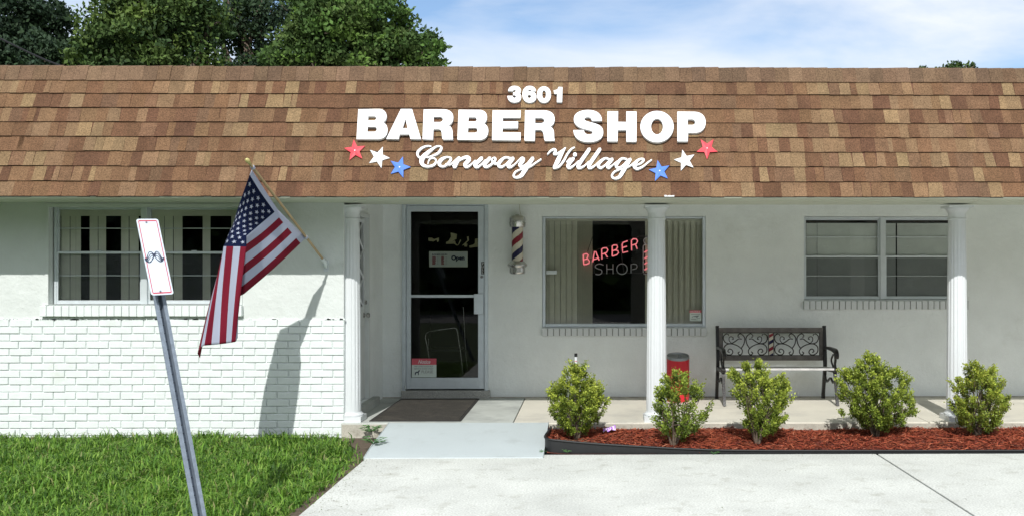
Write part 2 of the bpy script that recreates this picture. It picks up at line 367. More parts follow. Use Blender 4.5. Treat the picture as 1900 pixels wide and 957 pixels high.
# ceiling, soffit, beam
g = MB(); g.box(XR - .1, 9, 9.62, DB - .001, 2.40, 2.44); g.build('porch_ceiling', M['soffit'], bld)
g = MB(); g.box(-9, 9, DE + .012, 9.30, ZS, ZS + .03); g.box(XR, 9, 9.303, 9.60, ZS + .004, 2.399); g.box(-9, XR - .001, 9.303, 9.372, ZS + .004, 2.43)
g.build('soffit', M['soffit'], bld, bevel=.004)
g = MB(); g.box(-9, 9, DE + .001, DE + .010, ZS - .003, ZS + .010); g.build('drip_edge', M['soffit'], bld, bevel=.002)
g = MB(); x = -8.7
while x < 8.7: g.box(x, x + 1.52, 8.95, 8.958, ZS - .003, ZS + .001); x += 1.54
g.build('soffit_seam', M['soffit'], bld)
# mansard
SL = R(68); ca_, sa_ = math.cos(SL), math.sin(SL); LS = (1.886 - .637) / sa_
nrm = Vector((0, -sa_, ca_))
def slope(x, s, h=0): return Vector((x, DE + s * ca_ - sa_ * h, ZS + .004 + s * sa_ + ca_ * h))
g = MB(); p0, p1, p2, p3 = slope(-9, .0, -.012), slope(9, 0, -.012), slope(9, LS + .0, -.012), slope(-9, LS, -.012)
g.add([p0, p1, p2, p3], [(0, 1, 2, 3)]); g.build('roof_underlay', M['tar'], bld)
g = MB(); g.box(-9, 9, p2.y + .25, 17, p2.z - .25, p2.z - .2); g.box(-9, 9, p2.y + .0, p2.y + .2, p2.z - .25, p2.z - .02); g.build('flat_roof', M['roofflat'], bld)
pal = [(.165,.092,.050), (.142,.075,.042), (.182,.106,.058), (.210,.130,.072), (.120,.062,.036), (.170,.098,.056), (.150,.088,.052), (.240,.160,.086), (.222,.148,.080), (.195,.124,.070)]
def cj(c, a=.07):
    k = .88 + random.uniform(-a, a); return tuple(min(1, v * k * (1 + random.uniform(-.02, .02))) for v in c)
random.seed(21)
courses = 8; cap_h = .152; ex = (LS - cap_h + .012) / courses
g = MB()
def tab(g, xa, xb, xc, xd, s0, s1, t0, t1, c):
    v = [slope(xa, s0, t0), slope(xb, s0, t0), slope(xc, s1, t1), slope(xd, s1, t1), slope(xa, s0, -.008), slope(xb, s0, -.008), slope(xc, s1, -.01), slope(xd, s1, -.01)]
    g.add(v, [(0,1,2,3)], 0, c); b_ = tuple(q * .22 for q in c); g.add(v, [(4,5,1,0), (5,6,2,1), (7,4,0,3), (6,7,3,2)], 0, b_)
for r_ in range(courses):
    s0 = r_ * ex; s1 = s0 + ex + .02; x = -8.9 + random.uniform(0, .15)
    tab(g, -8.9, 8.9, 8.9, -8.9, s0 + .003, s1, .0085, .0004, (.125,.062,.040))
    while x < 8.9:
        wd = random.choice([.06, .075, .085, .10, .11, .12, .13, .15, .18]) * random.uniform(.85, 1.15)
        q = random.random(); c = cj(pal[0 if q < .2 else 1 if q < .36 else 2 if q < .5 else 3 if q < .58 else 4 if q < .71 else 5 if q < .8 else 6 if q < .86 else 7 if q < .915 and wd < .18 else 8 if q < .96 and wd < .18 else 9])
        sk = random.choice([0, 0, 0, .005, .012]); sk2 = random.choice([0, 0, 0, .005, .012]); thick = random.random() < .5 or q > .86 and q < .93
        base = .0165 if thick else .0125; dj = random.uniform(-.0025, .0025)
        gap = .0022 if random.random() < .18 else 0.0
        if not thick: sk = sk2 = 0
        # thinner tabs run on under the thicker ones so that no slot opens between them
        ext = .0 if thick else .022
        tab(g, x - ext + gap, x + wd + ext, x + wd + ext - sk2, x - ext + gap + sk, s0 + dj, s1, base, .0016 if thick else .0010, c)
        x += wd
g.build('shingles', M['shingle'], bld)
g = MB(); x = -8.9; capc = [(.165,.105,.064), (.150,.093,.056), (.182,.116,.072), (.130,.082,.052), (.158,.100,.062)]
while x < 8.9:
    wd = .128 * random.uniform(.94, 1.06); hh = random.uniform(-.003, .003)
    c = cj(capc[random.randrange(5)], .08); s0 = LS - cap_h; tl = .011 + random.uniform(0, .005)
    v = [slope(x, s0 + hh, tl), slope(x + wd - .0015, s0 + hh, tl + .002), slope(x + wd - .0015, LS, tl + .001), slope(x, LS, tl - .001)]
    tp = slope(x, LS, 0); zt = tp.z + .012; yt = tp.y - .004
    v += [Vector((x, yt + .03, zt + .004 + hh)), Vector((x + wd - .0015, yt + .03, zt + .007 + hh)), Vector((x, yt + .18, zt - .003)), Vector((x + wd, yt + .18, zt))]
    v += [slope(x, s0 + hh, -.005), slope(x + wd, s0 + hh, -.005)]
    g.add(v, [(0,1,2,3), (3,2,5,4), (4,5,7,6), (8,9,1,0), (1,9,2), (0,3,8)], 0, c)
    x += wd
g.build('cap_shingles', M['shingle'], bld)

# ---------------- windows
def soldier_sill(parent, x0, x1, z0, z1, yw, n, m):
    g = MB(); p = (x1 - x0) / n
    for k in range(n):
        d = random.uniform(-.003, .003); a = x0 + k * p + .0045; b = x0 + (k + 1) * p - .0045
        g.box(a, b, yw - .045 + d, yw + .02, z0 + random.uniform(-.002, .002) + .004, z1 - .002 + random.uniform(-.002, .002))
    sl = g.build('sill', m, parent, bevel=.004)
    g = MB(); g.box(x0 + .004, x1 - .004, yw - .033, yw + .01, z0 + .008, z1 - .008); g.build('sill_mortar', M['mortar'] if yw < 10 else M['joint'], parent)
    return sl
def double_hung(win, x0, x1, z0, z1, yg, zr, zm1, zm2, scr, fm):
    """one double-hung unit; zr meeting rail, zm1/zm2 upper and lower glazing bars"""
    g = MB(); g.frame(x0, x1, z0, z1, .022, yg, yg + .05); f = g.build('frame', fm, win, bevel=.002)
    g = MB(); xa, xb = x0 + .022, x1 - .022
    g.frame(xa, xb, zr - .005, z1 - .022, .014, yg + .024, yg + .044); g.box(xa + .014, xb - .014, yg + .026, yg + .042, zm1 - .004, zm1 + .004)
    g.build('upper_sash', fm, win, bevel=.0015)
    g = MB(); g.frame(xa, xb, z0 + .022, zr + .012, .014, yg + .004, yg + .023, wt=.024); g.box(xa + .014, xb - .014, yg + .006, yg + .021, zm2 - .003, zm2 + .003)
    g.box((xa+xb)/2 - .025, (xa+xb)/2 + .025, yg - .004, yg + .01, zr + .012, zr + .020); g.build('lower_sash', fm, win, bevel=.0015)
    g = MB(); g.add([(xa, yg + .034, zr), (xb, yg + .034, zr), (xb, yg + .034, z1 - .03), (xa, yg + .034, z1 - .03)], [(0,1,2,3)])
    g.add([(xa, yg + .014, z0 + .03), (xb, yg + .014, z0 + .03), (xb, yg + .014, zr), (xa, yg + .014, zr)], [(0,1,2,3)]); g.build('pane', M['glass'], win)
    g = MB(); g.add([(xa + .008, yg + .026, z0 + .03), (xb - .008, yg + .026, z0 + .03), (xb - .008, yg + .026, zr), (xa + .008, yg + .026, zr)], [(0,1,2,3)]); g.build('insect_screen', scr, win)

def part_empty(name, parent):
    o = bpy.data.objects.new(name, None); COL.objects.link(o); o.parent = parent; ORG[o.name] = ORG[parent.name]; o.empty_display_size = .1; return o

# left front window
yg = DF + .075
wl = part_empty('window', bld); wl['label'] = 'front window with two double-hung units above the brick base'
xm0, xm1 = X(259, yg), X(278, yg); xo0, xo1 = Lw[0] + .012, Lw[1] - .012; zt, zb = Lw[3] - .004, Lw[2] + .006
for a, b in ((xo0, (xm0+xm1)/2 - .012), ((xm0+xm1)/2 + .012, xo1)):
    double_hung(wl, a, b, zb, zt, yg, Z(468.5, yg), Z(424, yg), Z(511, yg), M['screenl'], M['aluw'])
g = MB(); g.box((xm0+xm1)/2 - .03, (xm0+xm1)/2 + .03, yg - .02, yg + .06, zb, zt - .001); g.build('mullion', M['aluw'], wl, bevel=.003)
g = MB(); g.frame(Lw[0] - .035, Lw[1] + .02, Lw[2], Lw[3] + .012, .034, DF - .004, DF + .03, wb=.004); g.build('surround', M['stucco'], wl, bevel=.004)
soldier_sill(wl, X(77, DF), X(452, DF), Z(586.5, DF), Z(566, DF), DF, 27, M['brick'])
yb = yg + .062; g = MB()
for a, b in ((97,113),(113,130),(130,141),(141,151),(166,182),(182,197),(225,240),(240,258),(278,292),(292,306),(306,322),(322,339),(376,391),(429,444)):
    xa, xb = X(a, yb), X(b, yb); dy = random.uniform(-.006, .006)
    g.add([(xa, yb + dy, zb + .03), (xb, yb + dy - .008, zb + .03), (xb, yb + dy - .008, zt - .08), (xa, yb + dy, zt - .08)], [(0,1,2,3)])
g.box(xo0 - .03, xo1 + .03, yb - .01, yb + .03, zt - .095, zt - .024)
g.build('blind', M['blindw'], wl)
# right window
yg = DB + .05
wr = part_empty('window', bld); wr['label'] = 'double-hung window beside the outer column'
zt, zb = Rw[3] - .003, Rw[2] + .004
xm = (X(1632, yg) + X(1643, yg)) / 2
for a, b in ((Rw[0] + .004, xm - .012), (xm + .012, Rw[1] - .004)):
    double_hung(wr, a, b, zb, zt, yg, Z(475.5, yg, 1640), Z(439, yg, 1640), Z(511.5, yg, 1640), M['screen'], M['aluw'])
g = MB(); g.box(xm - .028, xm + .028, yg - .015, yg + .06, zb, zt - .001); g.build('mullion', M['aluw'], wr, bevel=.003)
soldier_sill(wr, X(1490, DB), X(1796, DB), Z(574, DB, 1640), Z(557, DB, 1640), DB, 28, M['trim'])
g = MB()
for a, b in ((1496, 1516), (1516, 1616), (1616, 1632), (1643, 1662), (1664, 1755), (1755, 1790)):
    xa, xb = X(a, yg + .07), X(b, yg + .07); dy = .012 if b - a < 50 else 0
    g.add([(xa, yg + .060 + dy, zb), (xb, yg + .060 + dy, zb), (xb, yg + .060 + dy, zt - .07), (xa, yg + .060 + dy, zt - .07)], [(0,1,2,3)])
g.build('shade', M['shade'], wr)
g = MB(); x = Rw[0] + .04
while x < Rw[1] - .06: g.box(x, x + .052, yg + .052, yg + .057, zt - .070, zt - .062); x += .062
g.build('shade_clips', M['black'], wr)
# picture window
yg = DB + .02
wp = part_empty('window', bld); wp['label'] = 'large picture window with vertical blinds and a neon sign'
zt, zb = Pw[3] - .002, Pw[2] + .003
g = MB(); g.frame(Pw[0] + .003, Pw[1] - .003, zb, zt, .034, yg - .02, yg + .05, wt=.022, wb=.036); g.build('frame', M['alu'], wp, bevel=.004)
g = MB(); g.add([(Pw[0] + .03, yg + .02, zb + .03), (Pw[1] - .03, yg + .02, zb + .03), (Pw[1] - .03, yg + .02, zt - .02), (Pw[0] + .03, yg + .02, zt - .02)], [(0,1,2,3)]); g.build('pane', M['glass'], wp)
soldier_sill(wp, X(1005.5, DB), X(1310.5, DB), Z(623.5, DB), Z(607.5, DB), DB, 28, M['trim'])
yb = yg + .10; g = MB()
def vane(px, wpx, tilt):
    xa, xb = X(px, yb), X(px + wpx, yb); g.add([(xa, yb - tilt, zb + .02), (xb, yb + tilt, zb + .02), (xb, yb + tilt, zt - .03), (xa, yb - tilt, zt - .03)], [(0,1,2,3)])
px = 1008
while px < 1066: vane(px, 10.4, -.020); px += 10.6
while px < 1098: vane(px, 4.6, -.022); px += 4.6
for px in (1197,): vane(px, 10, .02)
px = 1206
while px < 1306: vane(px, 11.8, .024); px += 10.8
g.box(Pw[0] + .02, Pw[1] - .02, yb - .03, yb + .04, zt - .045, zt - .022); g.build('blind', M['blind'], wp)
g = MB(); a = at(1013, 508.5, yg - .03); b = at(1033, 501.5, yg - .03); g.box(a.x, b.x, yg - .035, yg + .012, a.z, b.z); g.box(a.x + .005, b.x - .03, yg - .04, yg - .033, a.z + .012, b.z - .012)
g.build('latch', M['aluw'], wp, bevel=.003)
# ---------------- entrance door
yd = DB - .01
dr = part_empty('entrance_door', bld); dr['label'] = 'aluminium framed glass entrance door'
zd0, zd1 = Z(722, DB), Z(378, DB)
g = MB(); x0, x1 = Dw[0] + .001, Dw[1] - .001
g.box(x0, x0 + .042, yd - .02, yd + .09, zd0 - .01, zd1); g.box(x1 - .042, x1, yd - .02, yd + .09, zd0 - .01, zd1); g.box(x0 + .042, x1 - .042, yd - .019, yd + .09, zd1 - .02, zd1 - .001)
g.build('door_frame', M['alu'], dr, bevel=.004)
lx0, lx1, lz0, lz1 = x0 + .046, x1 - .046, Z(720.5, DB), zd1 - .024
gx0, gx1 = X(762, yd), X(887, yd); gz1, gz0 = Z(393, yd), Z(700, yd); zm = Z(549, yd)
g = MB(); g.box(lx0, gx0, yd, yd + .045, lz0, lz1); g.box(gx1, lx1, yd, yd + .045, lz0, lz1)
g.box(gx0, gx1, yd + .001, yd + .044, gz1, lz1 - .001); g.box(gx0, gx1, yd + .001, yd + .044, lz0 + .001, gz0); g.box(gx0, gx1, yd + .002, yd + .043, zm - .016, zm + .016)
g.build('door_leaf', M['alu'], dr, bevel=.003)
g = MB(); g.add([(gx0, yd + .022, gz0), (gx1, yd + .022, gz0), (gx1, yd + .022, gz1), (gx0, yd + .022, gz1)], [(0,1,2,3)]); g.build('glass_pane', M['doorglass'], dr)
g = MB(); a = at(880, 582, yd); b = at(897.5, 544.5, yd); g.box(a.x, b.x, yd - .045, yd - .03, a.z, b.z); g.box(a.x + .02, b.x - .02, yd - .032, yd + .002, a.z + .04, b.z - .04); g.build('pull_handle', M['alu'], dr, bevel=.006)
g = MB(); a = at(894, 513.5, yd); g.lathe([(.0, -.0), (.016, 0), (.016, .012), (.011, .016), (0, .016)], (0, 0, 0), 20)
g.v = [(a.x + p[0], yd - p[2], a.z + p[1]) for p in g.v]; g.build('lock_cylinder', M['nail'], dr, smooth=True, sm_angle=40)
for py in (383.5, 717): g = MB(); p = at(752.5, py, yd); g.tube([(p.x, yd - .026, p.z - .022), (p.x, yd - .026, p.z + .022)], .011, 12); g.build('hinge', M['aluw'], dr)
g = MB(); g.box(X(746, DB), X(910, DB), DB - .06, DB + .1, ZP - .01, Z(723, DB)); g.build('threshold', M['terrazzo'], dr, bevel=.006)
# ---------------- side door in the return wall
sdr = part_empty('side_door', bld); sdr['label'] = 'white side door with diamond lattice window, seen edge on'
g = MB(); xs_ = XR - .05
g.box(xs_, XR + .02, ysd0, ysd0 + .045, ZP + .10, zsd1); g.box(xs_, XR + .02, ysd1 - .045, ysd1, ZP + .10, zsd1); g.box(xs_, XR + .02, ysd0 + .0455, ysd1 - .0455, zsd1 - .045, zsd1)
g.build('door_frame', M['doorp'], sdr, bevel=.004)
g = MB(); g.box(XR - .09, XR + .075, ysd0 - .1, ysd1 + .25, ZP - .01, ZP + .085); g.build('door_step', M['porchg'], sdr, bevel=.01)
sy0, sy1, sz0, sz1 = ysd0 + .048, ysd1 - .048, ZP + .105, zsd1 - .048; xd = XR - .025
wz0, wz1 = Z(569, 10.3), Z(412, 10.3)
g = MB(); wy0, wy1 = sy0 + .09, sy1 - .09
g.box(xd - .04, xd, sy0, wy0, sz0, sz1); g.box(xd - .04, xd, wy1, sy1, sz0, sz1); g.box(xd - .04, xd, wy0, wy1, wz1, sz1 - .001); g.box(xd - .04, xd, wy0, wy1, sz0 + .001, wz0)
for a, b in ((wy0, (wy0+wy1)/2 - .04), ((wy0+wy1)/2 + .04, wy1)): g.box(xd, xd + .010, a, b, sz0 + .2, wz0 - .2)
g.build('door_leaf', M['doorp'], sdr, bevel=.004)
g = MB(); g.add([(xd - .02, wy0, wz0), (xd - .02, wy1, wz0), (xd - .02, wy1, wz1), (xd - .02, wy0, wz1)], [(0,1,2,3)]); pn = g.build('glass_pane', M['doorglass'], sdr)
g = MB(); nd = 3; hh = (wz1 - wz0) / nd
for k in range(nd):
    a, b = wz0 + k * hh, wz0 + (k + 1) * hh
    g.tube([(xd - .003, wy0, a), (xd - .003, wy1, b)], .011, 4); g.tube([(xd + .003, wy0, b), (xd + .003, wy1, a)], .011, 4)
g.box(xd + .0005, xd + .013, wy0 - .02, wy0 + .012, wz0 - .02, wz1 + .02); g.box(xd + .0005, xd + .013, wy1 - .012, wy1 + .02, wz0 - .02, wz1 + .02); g.box(xd + .001, xd + .012, wy0 + .012, wy1 - .012, wz0 - .02, wz0 + .012); g.box(xd + .001, xd + .012, wy0 + .012, wy1 - .012, wz1 - .012, wz1 + .02)
g.build('lattice', M['trim'], sdr)
for nm, py, rr in (('door_knob', 585, .027), ('deadbolt', 561, .022)):
    yk = sy1 - .06; zk = Z(py, 10.2); g = MB(); g.lathe([(0, 0), (.028, 0), (.028, .008), (.012, .012), (.012, .03 if nm == 'door_knob' else .014), (rr, .036 if nm == 'door_knob' else .018), (rr, .058 if nm == 'door_knob' else .032), (rr * .6, .066 if nm == 'door_knob' else .036), (0, .066 if nm == 'door_knob' else .036)], (0, 0, 0), 20)
    g.v = [(xd + p[2], yk + p[0], zk + p[1]) for p in g.v]; g.build(nm, M['chrome'], sdr, smooth=True, sm_angle=40)

# ---------------- columns (parts of the building)
def column(cx, cy, first=None):
    if first is None:
        e = part_empty('column', bld); e.location = (cx, cy - DB, ZP); ORG[e.name] = Vector((cx, cy, ZP))
        zc = Z(408, cy) ; c = (cx, cy, 0)
        prof = []; n = 14; z0 = ZP + .085; z1 = zc
        for k in range(n + 1):
            t = k / n; prof.append((.0995 - .0165 * t ** 1.5, z0 + (z1 - z0) * t))
        fl = lambda an, j: 1 - .055 * max(0, math.cos(an * 16)) ** .7 if 0 < j < n else 1.0
        prof.insert(1, (prof[0][0] * .9985, z0 + .03)); prof[-1] = (prof[-1][0], z1); n += 1
        prof.insert(-1, (prof[-1][0], z1 - .03)); 
        fl = lambda an, j: 1 - .06 * max(0.0, math.cos(an * 16)) ** .7 if 1 < j < len(prof) - 2 else 1.0
        g = MB(); g.lathe(prof, c, 128, mod=fl); g.build('shaft', M['trim'], e, smooth=True, sm_angle=50)
        g = MB(); zt = ZS + .0; h = zt - zc
        g.lathe([(.085, zc), (.091, zc + .004), (.091, zc + .014), (.085, zc + .018), (.084, zc + h * .42), (.090, zc + h * .5), (.103, zc + h * .62), (.108, zc + h * .7), (.108, zc + h * .78), (.08, zc + h * .78)], c, 48)
        g.box(cx - .118, cx + .118, cy - .118, cy + .118, zc + h * .76, zt - .014); g.build('capital', M['trim'], e, smooth=True, sm_angle=30)
        g = MB(); g.lathe([(.118, ZP + .05), (.124, ZP + .056), (.124, ZP + .068), (.112, ZP + .076), (.104, ZP + .088), (.098, ZP + .088)], c, 48)
        g.box(cx - .125, cx + .125, cy - .125, cy + .125, ZP, ZP + .052); g.build('plinth', M['trim'], e, smooth=True, sm_angle=30)
        return e
    e = first.copy(); COL.objects.link(e); e.parent = bld; e.location = (cx, cy - DB, ZP)
    for ch in list(first.children):
        c2 = ch.copy(); COL.objects.link(c2); c2.parent = e
    return e
yc = 9.475
col0 = column(X(1218, yc), yc); column(X(1775.5, yc), yc, col0); column(X(651, 9.50), 9.50, col0)

# ---------------- dark rooms behind the glass
g = MB()
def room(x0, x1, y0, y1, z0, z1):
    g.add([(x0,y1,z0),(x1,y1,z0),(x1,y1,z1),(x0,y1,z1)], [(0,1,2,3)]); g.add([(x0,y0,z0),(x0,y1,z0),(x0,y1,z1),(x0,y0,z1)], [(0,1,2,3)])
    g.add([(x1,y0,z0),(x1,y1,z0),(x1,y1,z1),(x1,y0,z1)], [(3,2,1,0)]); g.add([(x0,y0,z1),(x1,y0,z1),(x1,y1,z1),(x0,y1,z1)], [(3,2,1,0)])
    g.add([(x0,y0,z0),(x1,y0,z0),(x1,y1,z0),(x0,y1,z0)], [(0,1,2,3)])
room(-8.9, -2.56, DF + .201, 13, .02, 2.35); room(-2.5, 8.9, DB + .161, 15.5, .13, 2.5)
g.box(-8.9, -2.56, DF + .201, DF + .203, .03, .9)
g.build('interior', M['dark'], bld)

# ================================================================ SIGNS ON THE ROOF
def cb(p0, p1, p2, p3, n=10):
    return [tuple(((1-t)**3)*p0[i] + 3*((1-t)**2)*t*p1[i] + 3*(1-t)*t*t*p2[i] + t**3*p3[i] for i in (0, 1)) for t in [k / n for k in range(1, n + 1)]]
def path(s):
    """tiny path reader: M x,y  L x,y ...  C x,y x,y x,y ...  E cx,cy,rx,ry[,n]"""
    out_ = []; cur = None; mode = 'L'; nums = []
    toks = s.split(); i = 0
    while i < len(toks):
        t = toks[i]
        if t in 'MLCE': mode = t; i += 1; continue
        v = tuple(float(q) for q in t.split(','))
        if mode == 'E':
            cx, cy, rx, ry = v[:4]; e = v[4] if len(v) > 4 else 1
            for k in range(48):
                a = 2 * math.pi * k / 48; c_, s_ = math.cos(a), math.sin(a)
                out_.append((cx + rx * math.copysign(abs(c_) ** e, c_), cy + ry * math.copysign(abs(s_) ** e, s_)))
            i += 1
        elif mode == 'C':
            p = [tuple(float(q) for q in toks[i + k].split(',')) for k in range(3)]; out_ += cb(out_[-1], *p); i += 3
        else: out_.append(v); i += 1
    if len(out_) > 2 and math.hypot(out_[0][0]-out_[-1][0], out_[0][1]-out_[-1][1]) < 1e-6: out_.pop()
    return out_
def onslope(px, py, h):
    """point where the sight line meets the roof slope raised by h"""
    r = ray(px, py); o = Vector((0, 0, EYE)); q = slope(0, 0, h); t = (q - o).dot(nrm) / r.dot(nrm); return o + r * t
def glyph(name, loops, org, sc, h0, h1, parent, m, label=None):
    """flat letter with thickness lying on the roof slope, front face at height h1"""
    cu = bpy.data.curves.new(name, 'CURVE'); cu.dimensions = '2D'; cu.fill_mode = 'BOTH'; cu.extrude = (h1 - h0) / 2; cu.bevel_depth = .0015; cu.bevel_resolution = 1; cu.offset = -.0015
    base = slope(0, 0, (h0 + h1) / 2); U = Vector((1, 0, 0)); V = Vector((0, ca_, sa_))
    for lp in loops:
        P = []
        for (a, b) in path(lp):
            w3 = onslope(org[0] + a / sc, org[1] + b / sc, h1) - slope(0, 0, h1); P.append((w3.dot(U), w3.dot(V)))
        sp = cu.splines.new('POLY'); sp.points.add(len(P) - 1)
        for k, (a, b) in enumerate(P): sp.points[k].co = (a, b, 0, 1)
        sp.use_cyclic_u = True
    tmp = bpy.data.objects.new('tmp', cu); COL.objects.link(tmp); bpy.context.view_layer.update()
    dg = bpy.context.evaluated_depsgraph_get(); me = bpy.data.meshes.new_from_object(tmp.evaluated_get(dg)); bpy.data.objects.remove(tmp)
    mtx = Matrix.Translation(base) @ Matrix(((1, 0, 0, 0), (0, ca_, -sa_, 0), (0, sa_, ca_, 0), (0, 0, 0, 1)))
    me.transform(Matrix.Translation(-ORG[parent.name]) @ mtx); me.materials.clear(); me.materials.append(m); me.name = name
    o = bpy.data.objects.new(name, me); COL.objects.link(o); o.parent = parent; ORG[o.name] = ORG[parent.name]
    if label: o['label'] = label
    return o
o1, o2, o3, s1, s3 = (650, 190), (840, 190), (1050, 190), 9.5, 7.037
sg = thing('shop_sign', onslope(985, 265, .03), 'large raised white block lettering reading BARBER SHOP on the roof', 'sign')
for nm, org, sc, lps in (
 ('letter_b', o1, s1, ['M 140,125 L 510,120 C 590,122 640,180 640,245 C 640,310 610,340 575,357 C 630,375 657,430 657,490 C 655,590 600,650 480,655 L 108,655', 'M 315,250 L 415,250 C 470,252 470,320 415,322 L 312,322', 'M 305,435 L 425,435 C 480,437 480,520 420,522 L 300,522']),
 ('letter_a', o1, s1, ['M 890,122 L 1088,122 1248,652 1060,652 1038,570 872,570 850,650 632,650', 'M 972,285 L 1008,460 918,460']),
 ('letter_r', o1, s1, ['M 1293,128 L 1650,128 C 1760,130 1815,190 1815,265 C 1815,345 1780,395 1725,412 C 1780,425 1800,470 1803,530 C 1806,600 1804,635 1815,658 L 1635,660 C 1615,640 1615,600 1612,560 C 1608,510 1600,480 1545,478 L 1465,478 1458,660 1272,655', 'M 1470,258 L 1575,258 C 1650,262 1650,350 1575,352 L 1470,352']),
 ('letter_b', o2, s1, ['M 103,135 L 480,138 C 560,142 605,195 605,262 C 605,330 575,362 545,378 C 600,395 628,445 628,505 C 625,610 560,665 470,668 L 82,662', 'M 280,268 L 385,268 C 435,270 435,342 385,342 L 275,342', 'M 273,452 L 395,452 C 450,455 450,540 390,540 L 266,540']),
 ('letter_e', o2, s1, ['M 703,143 L 1198,145 1195,278 883,278 883,340 1152,340 1150,462 880,462 875,532 1198,535 1195,674 692,670']),
 ('letter_r', o2, s1, ['M 1275,145 L 1600,145 C 1740,147 1797,210 1797,300 C 1797,370 1765,415 1712,432 C 1765,448 1785,490 1787,550 C 1789,620 1788,650 1803,678 L 1625,680 C 1605,655 1608,600 1600,560 C 1590,510 1570,492 1530,490 L 1453,490 1448,680 1263,678', 'M 1453,280 L 1550,280 C 1635,283 1635,372 1550,372 L 1453,372']),
 ('letter_s', o3, s3, ['M 472,245 L 340,245 C 330,205 310,197 290,197 C 255,197 240,210 240,222 C 240,240 270,250 340,268 C 440,292 488,320 488,395 C 488,480 410,522 295,522 C 170,522 100,460 97,365 L 235,365 C 240,405 265,422 300,422 C 330,422 350,410 350,397 C 350,375 310,370 240,352 C 150,328 103,290 103,222 C 103,140 190,103 290,103 C 400,103 470,150 472,245']),
 ('letter_h', o3, s3, ['M 543,120 L 682,120 680,258 788,260 788,122 924,124 922,516 788,516 788,366 680,366 675,513 541,513']),
 ('letter_o', o3, s3, ['E 1190,320,218,205', 'E 1190,320,77,102']),
 ('letter_p', o3, s3, ['M 1455,124 L 1680,126 C 1780,130 1826,190 1826,265 C 1826,350 1770,400 1680,401 L 1597,401 1592,513 1455,513', 'M 1592,225 L 1650,225 C 1700,228 1700,298 1650,298 L 1592,298'])):
    glyph(nm, lps, org, sc, .014, .042, sg, M['sign'])
hn = thing('house_number', onslope(993, 192, .03), 'small raised white street number 3601 above the shop name', 'number sign')
o4, s4 = (930, 150), 14.615
for nm, lps in (('digit_three', ['M 185,290 C 190,190 270,145 360,145 C 470,145 535,200 535,270 C 535,310 520,340 505,350 C 530,370 543,410 543,450 C 543,545 470,598 360,598 C 240,598 170,530 165,415 L 310,415 C 310,450 330,470 355,470 C 385,470 398,450 398,430 C 398,405 385,398 320,398 L 322,318 C 375,318 395,300 395,278 C 395,262 380,252 360,252 C 335,252 320,268 318,290']),
 ('digit_six', ['M 945,270 C 943,282 942,290 940,296 L 820,290 C 810,260 790,248 770,248 C 745,248 728,270 718,305 C 750,293 860,285 910,330 C 945,360 955,400 955,440 C 955,540 880,600 770,600 C 640,600 572,500 572,380 C 572,240 650,145 770,145 C 870,145 930,200 945,270', 'E 763,430,45,45']),
 ('digit_zero', ['E 1160,382,190,222,0.92', 'E 1162,375,50,108,0.85']), ('digit_one', ['M 1555,172 L 1662,178 1652,590 1507,590 1512,360 1440,360 1420,265 C 1500,262 1540,240 1555,172'])):
    glyph(nm, lps, o4, s4, .012, .034, hn, M['sign'])

def crom(pts, n=7):
    """Catmull-Rom through points of any dimension"""
    P = [np.array(p, float) for p in pts]; P = [2*P[0]-P[1]] + P + [2*P[-1]-P[-2]]; out_ = []
    for i in range(1, len(P) - 2):
        for k in range(n):
            t = k / n; a, b, c, d = P[i-1:i+3]
            out_.append(.5 * ((2*b) + (-a + c)*t + (2*a - 5*b + 4*c - d)*t*t + (-a + 3*b - 3*c + d)*t**3))
    out_.append(P[-2]); return out_
def ribbon(g, pts, fn, thick, wmin=.0, m=0, ms=None, n=7, lift=.0008):
    """calligraphic stroke: pts are (x, y, width) in picture units; fn(x, y, height) gives the point"""
    C = crom(pts, n); L_, R_ = [], []; k = len(C)
    for i in range(k):
        t = C[min(i+1, k-1)][:2] - C[max(i-1, 0)][:2]; ln = math.hypot(*t) or 1; nx, ny = -t[1]/ln, t[0]/ln; wv = max(C[i][2], wmin) / 2
        L_.append((C[i][0] + nx*wv, C[i][1] + ny*wv)); R_.append((C[i][0] - nx*wv, C[i][1] - ny*wv))
    # rounded ends
    def capp(c, t, w_, sgn):
        ln = math.hypot(*t) or 1; return (c[0] + sgn*t[0]/ln*w_*.42, c[1] + sgn*t[1]/ln*w_*.42)
    e0 = capp(C[0], C[1][:2]-C[0][:2], C[0][2], -1); e1 = capp(C[-1], C[-1][:2]-C[-2][:2], C[-1][2], 1)
    b = len(g.v); ms = m if ms is None else ms
    for i in range(k):
        h = thick + lift * i / k
        g.v += [tuple(fn(*L_[i], h)), tuple(fn(*R_[i], h)), tuple(fn(*L_[i], 0)), tuple(fn(*R_[i], 0))]
    g.v += [tuple(fn(*e0, thick)), tuple(fn(*e0, 0)), tuple(fn(*e1, thick + lift)), tuple(fn(*e1, 0))]; q = b + 4*k
    for i in range(k - 1):
        o = b + 4*i; g.f += [(o, o+4, o+5, o+1), (o+2, o+6, o+4, o), (o+1, o+5, o+7, o+3)]; g.mi += [m, ms, ms]
    e = b + 4*(k-1); g.f += [(b, b+1, q), (b, q, q+1, b+2), (b+1, b+3, q+1, q), (e, q+2, e+1), (e, e+2, q+3, q+2), (e+1, q+2, q+3, e+3)]; g.mi += [m, ms, ms, m, ms, ms]
def rib_off(k): return .0011 * k
sc_ = thing('script_sign', onslope(990, 330, .02), 'raised white cursive lettering reading Conway Village below the shop name', 'sign')
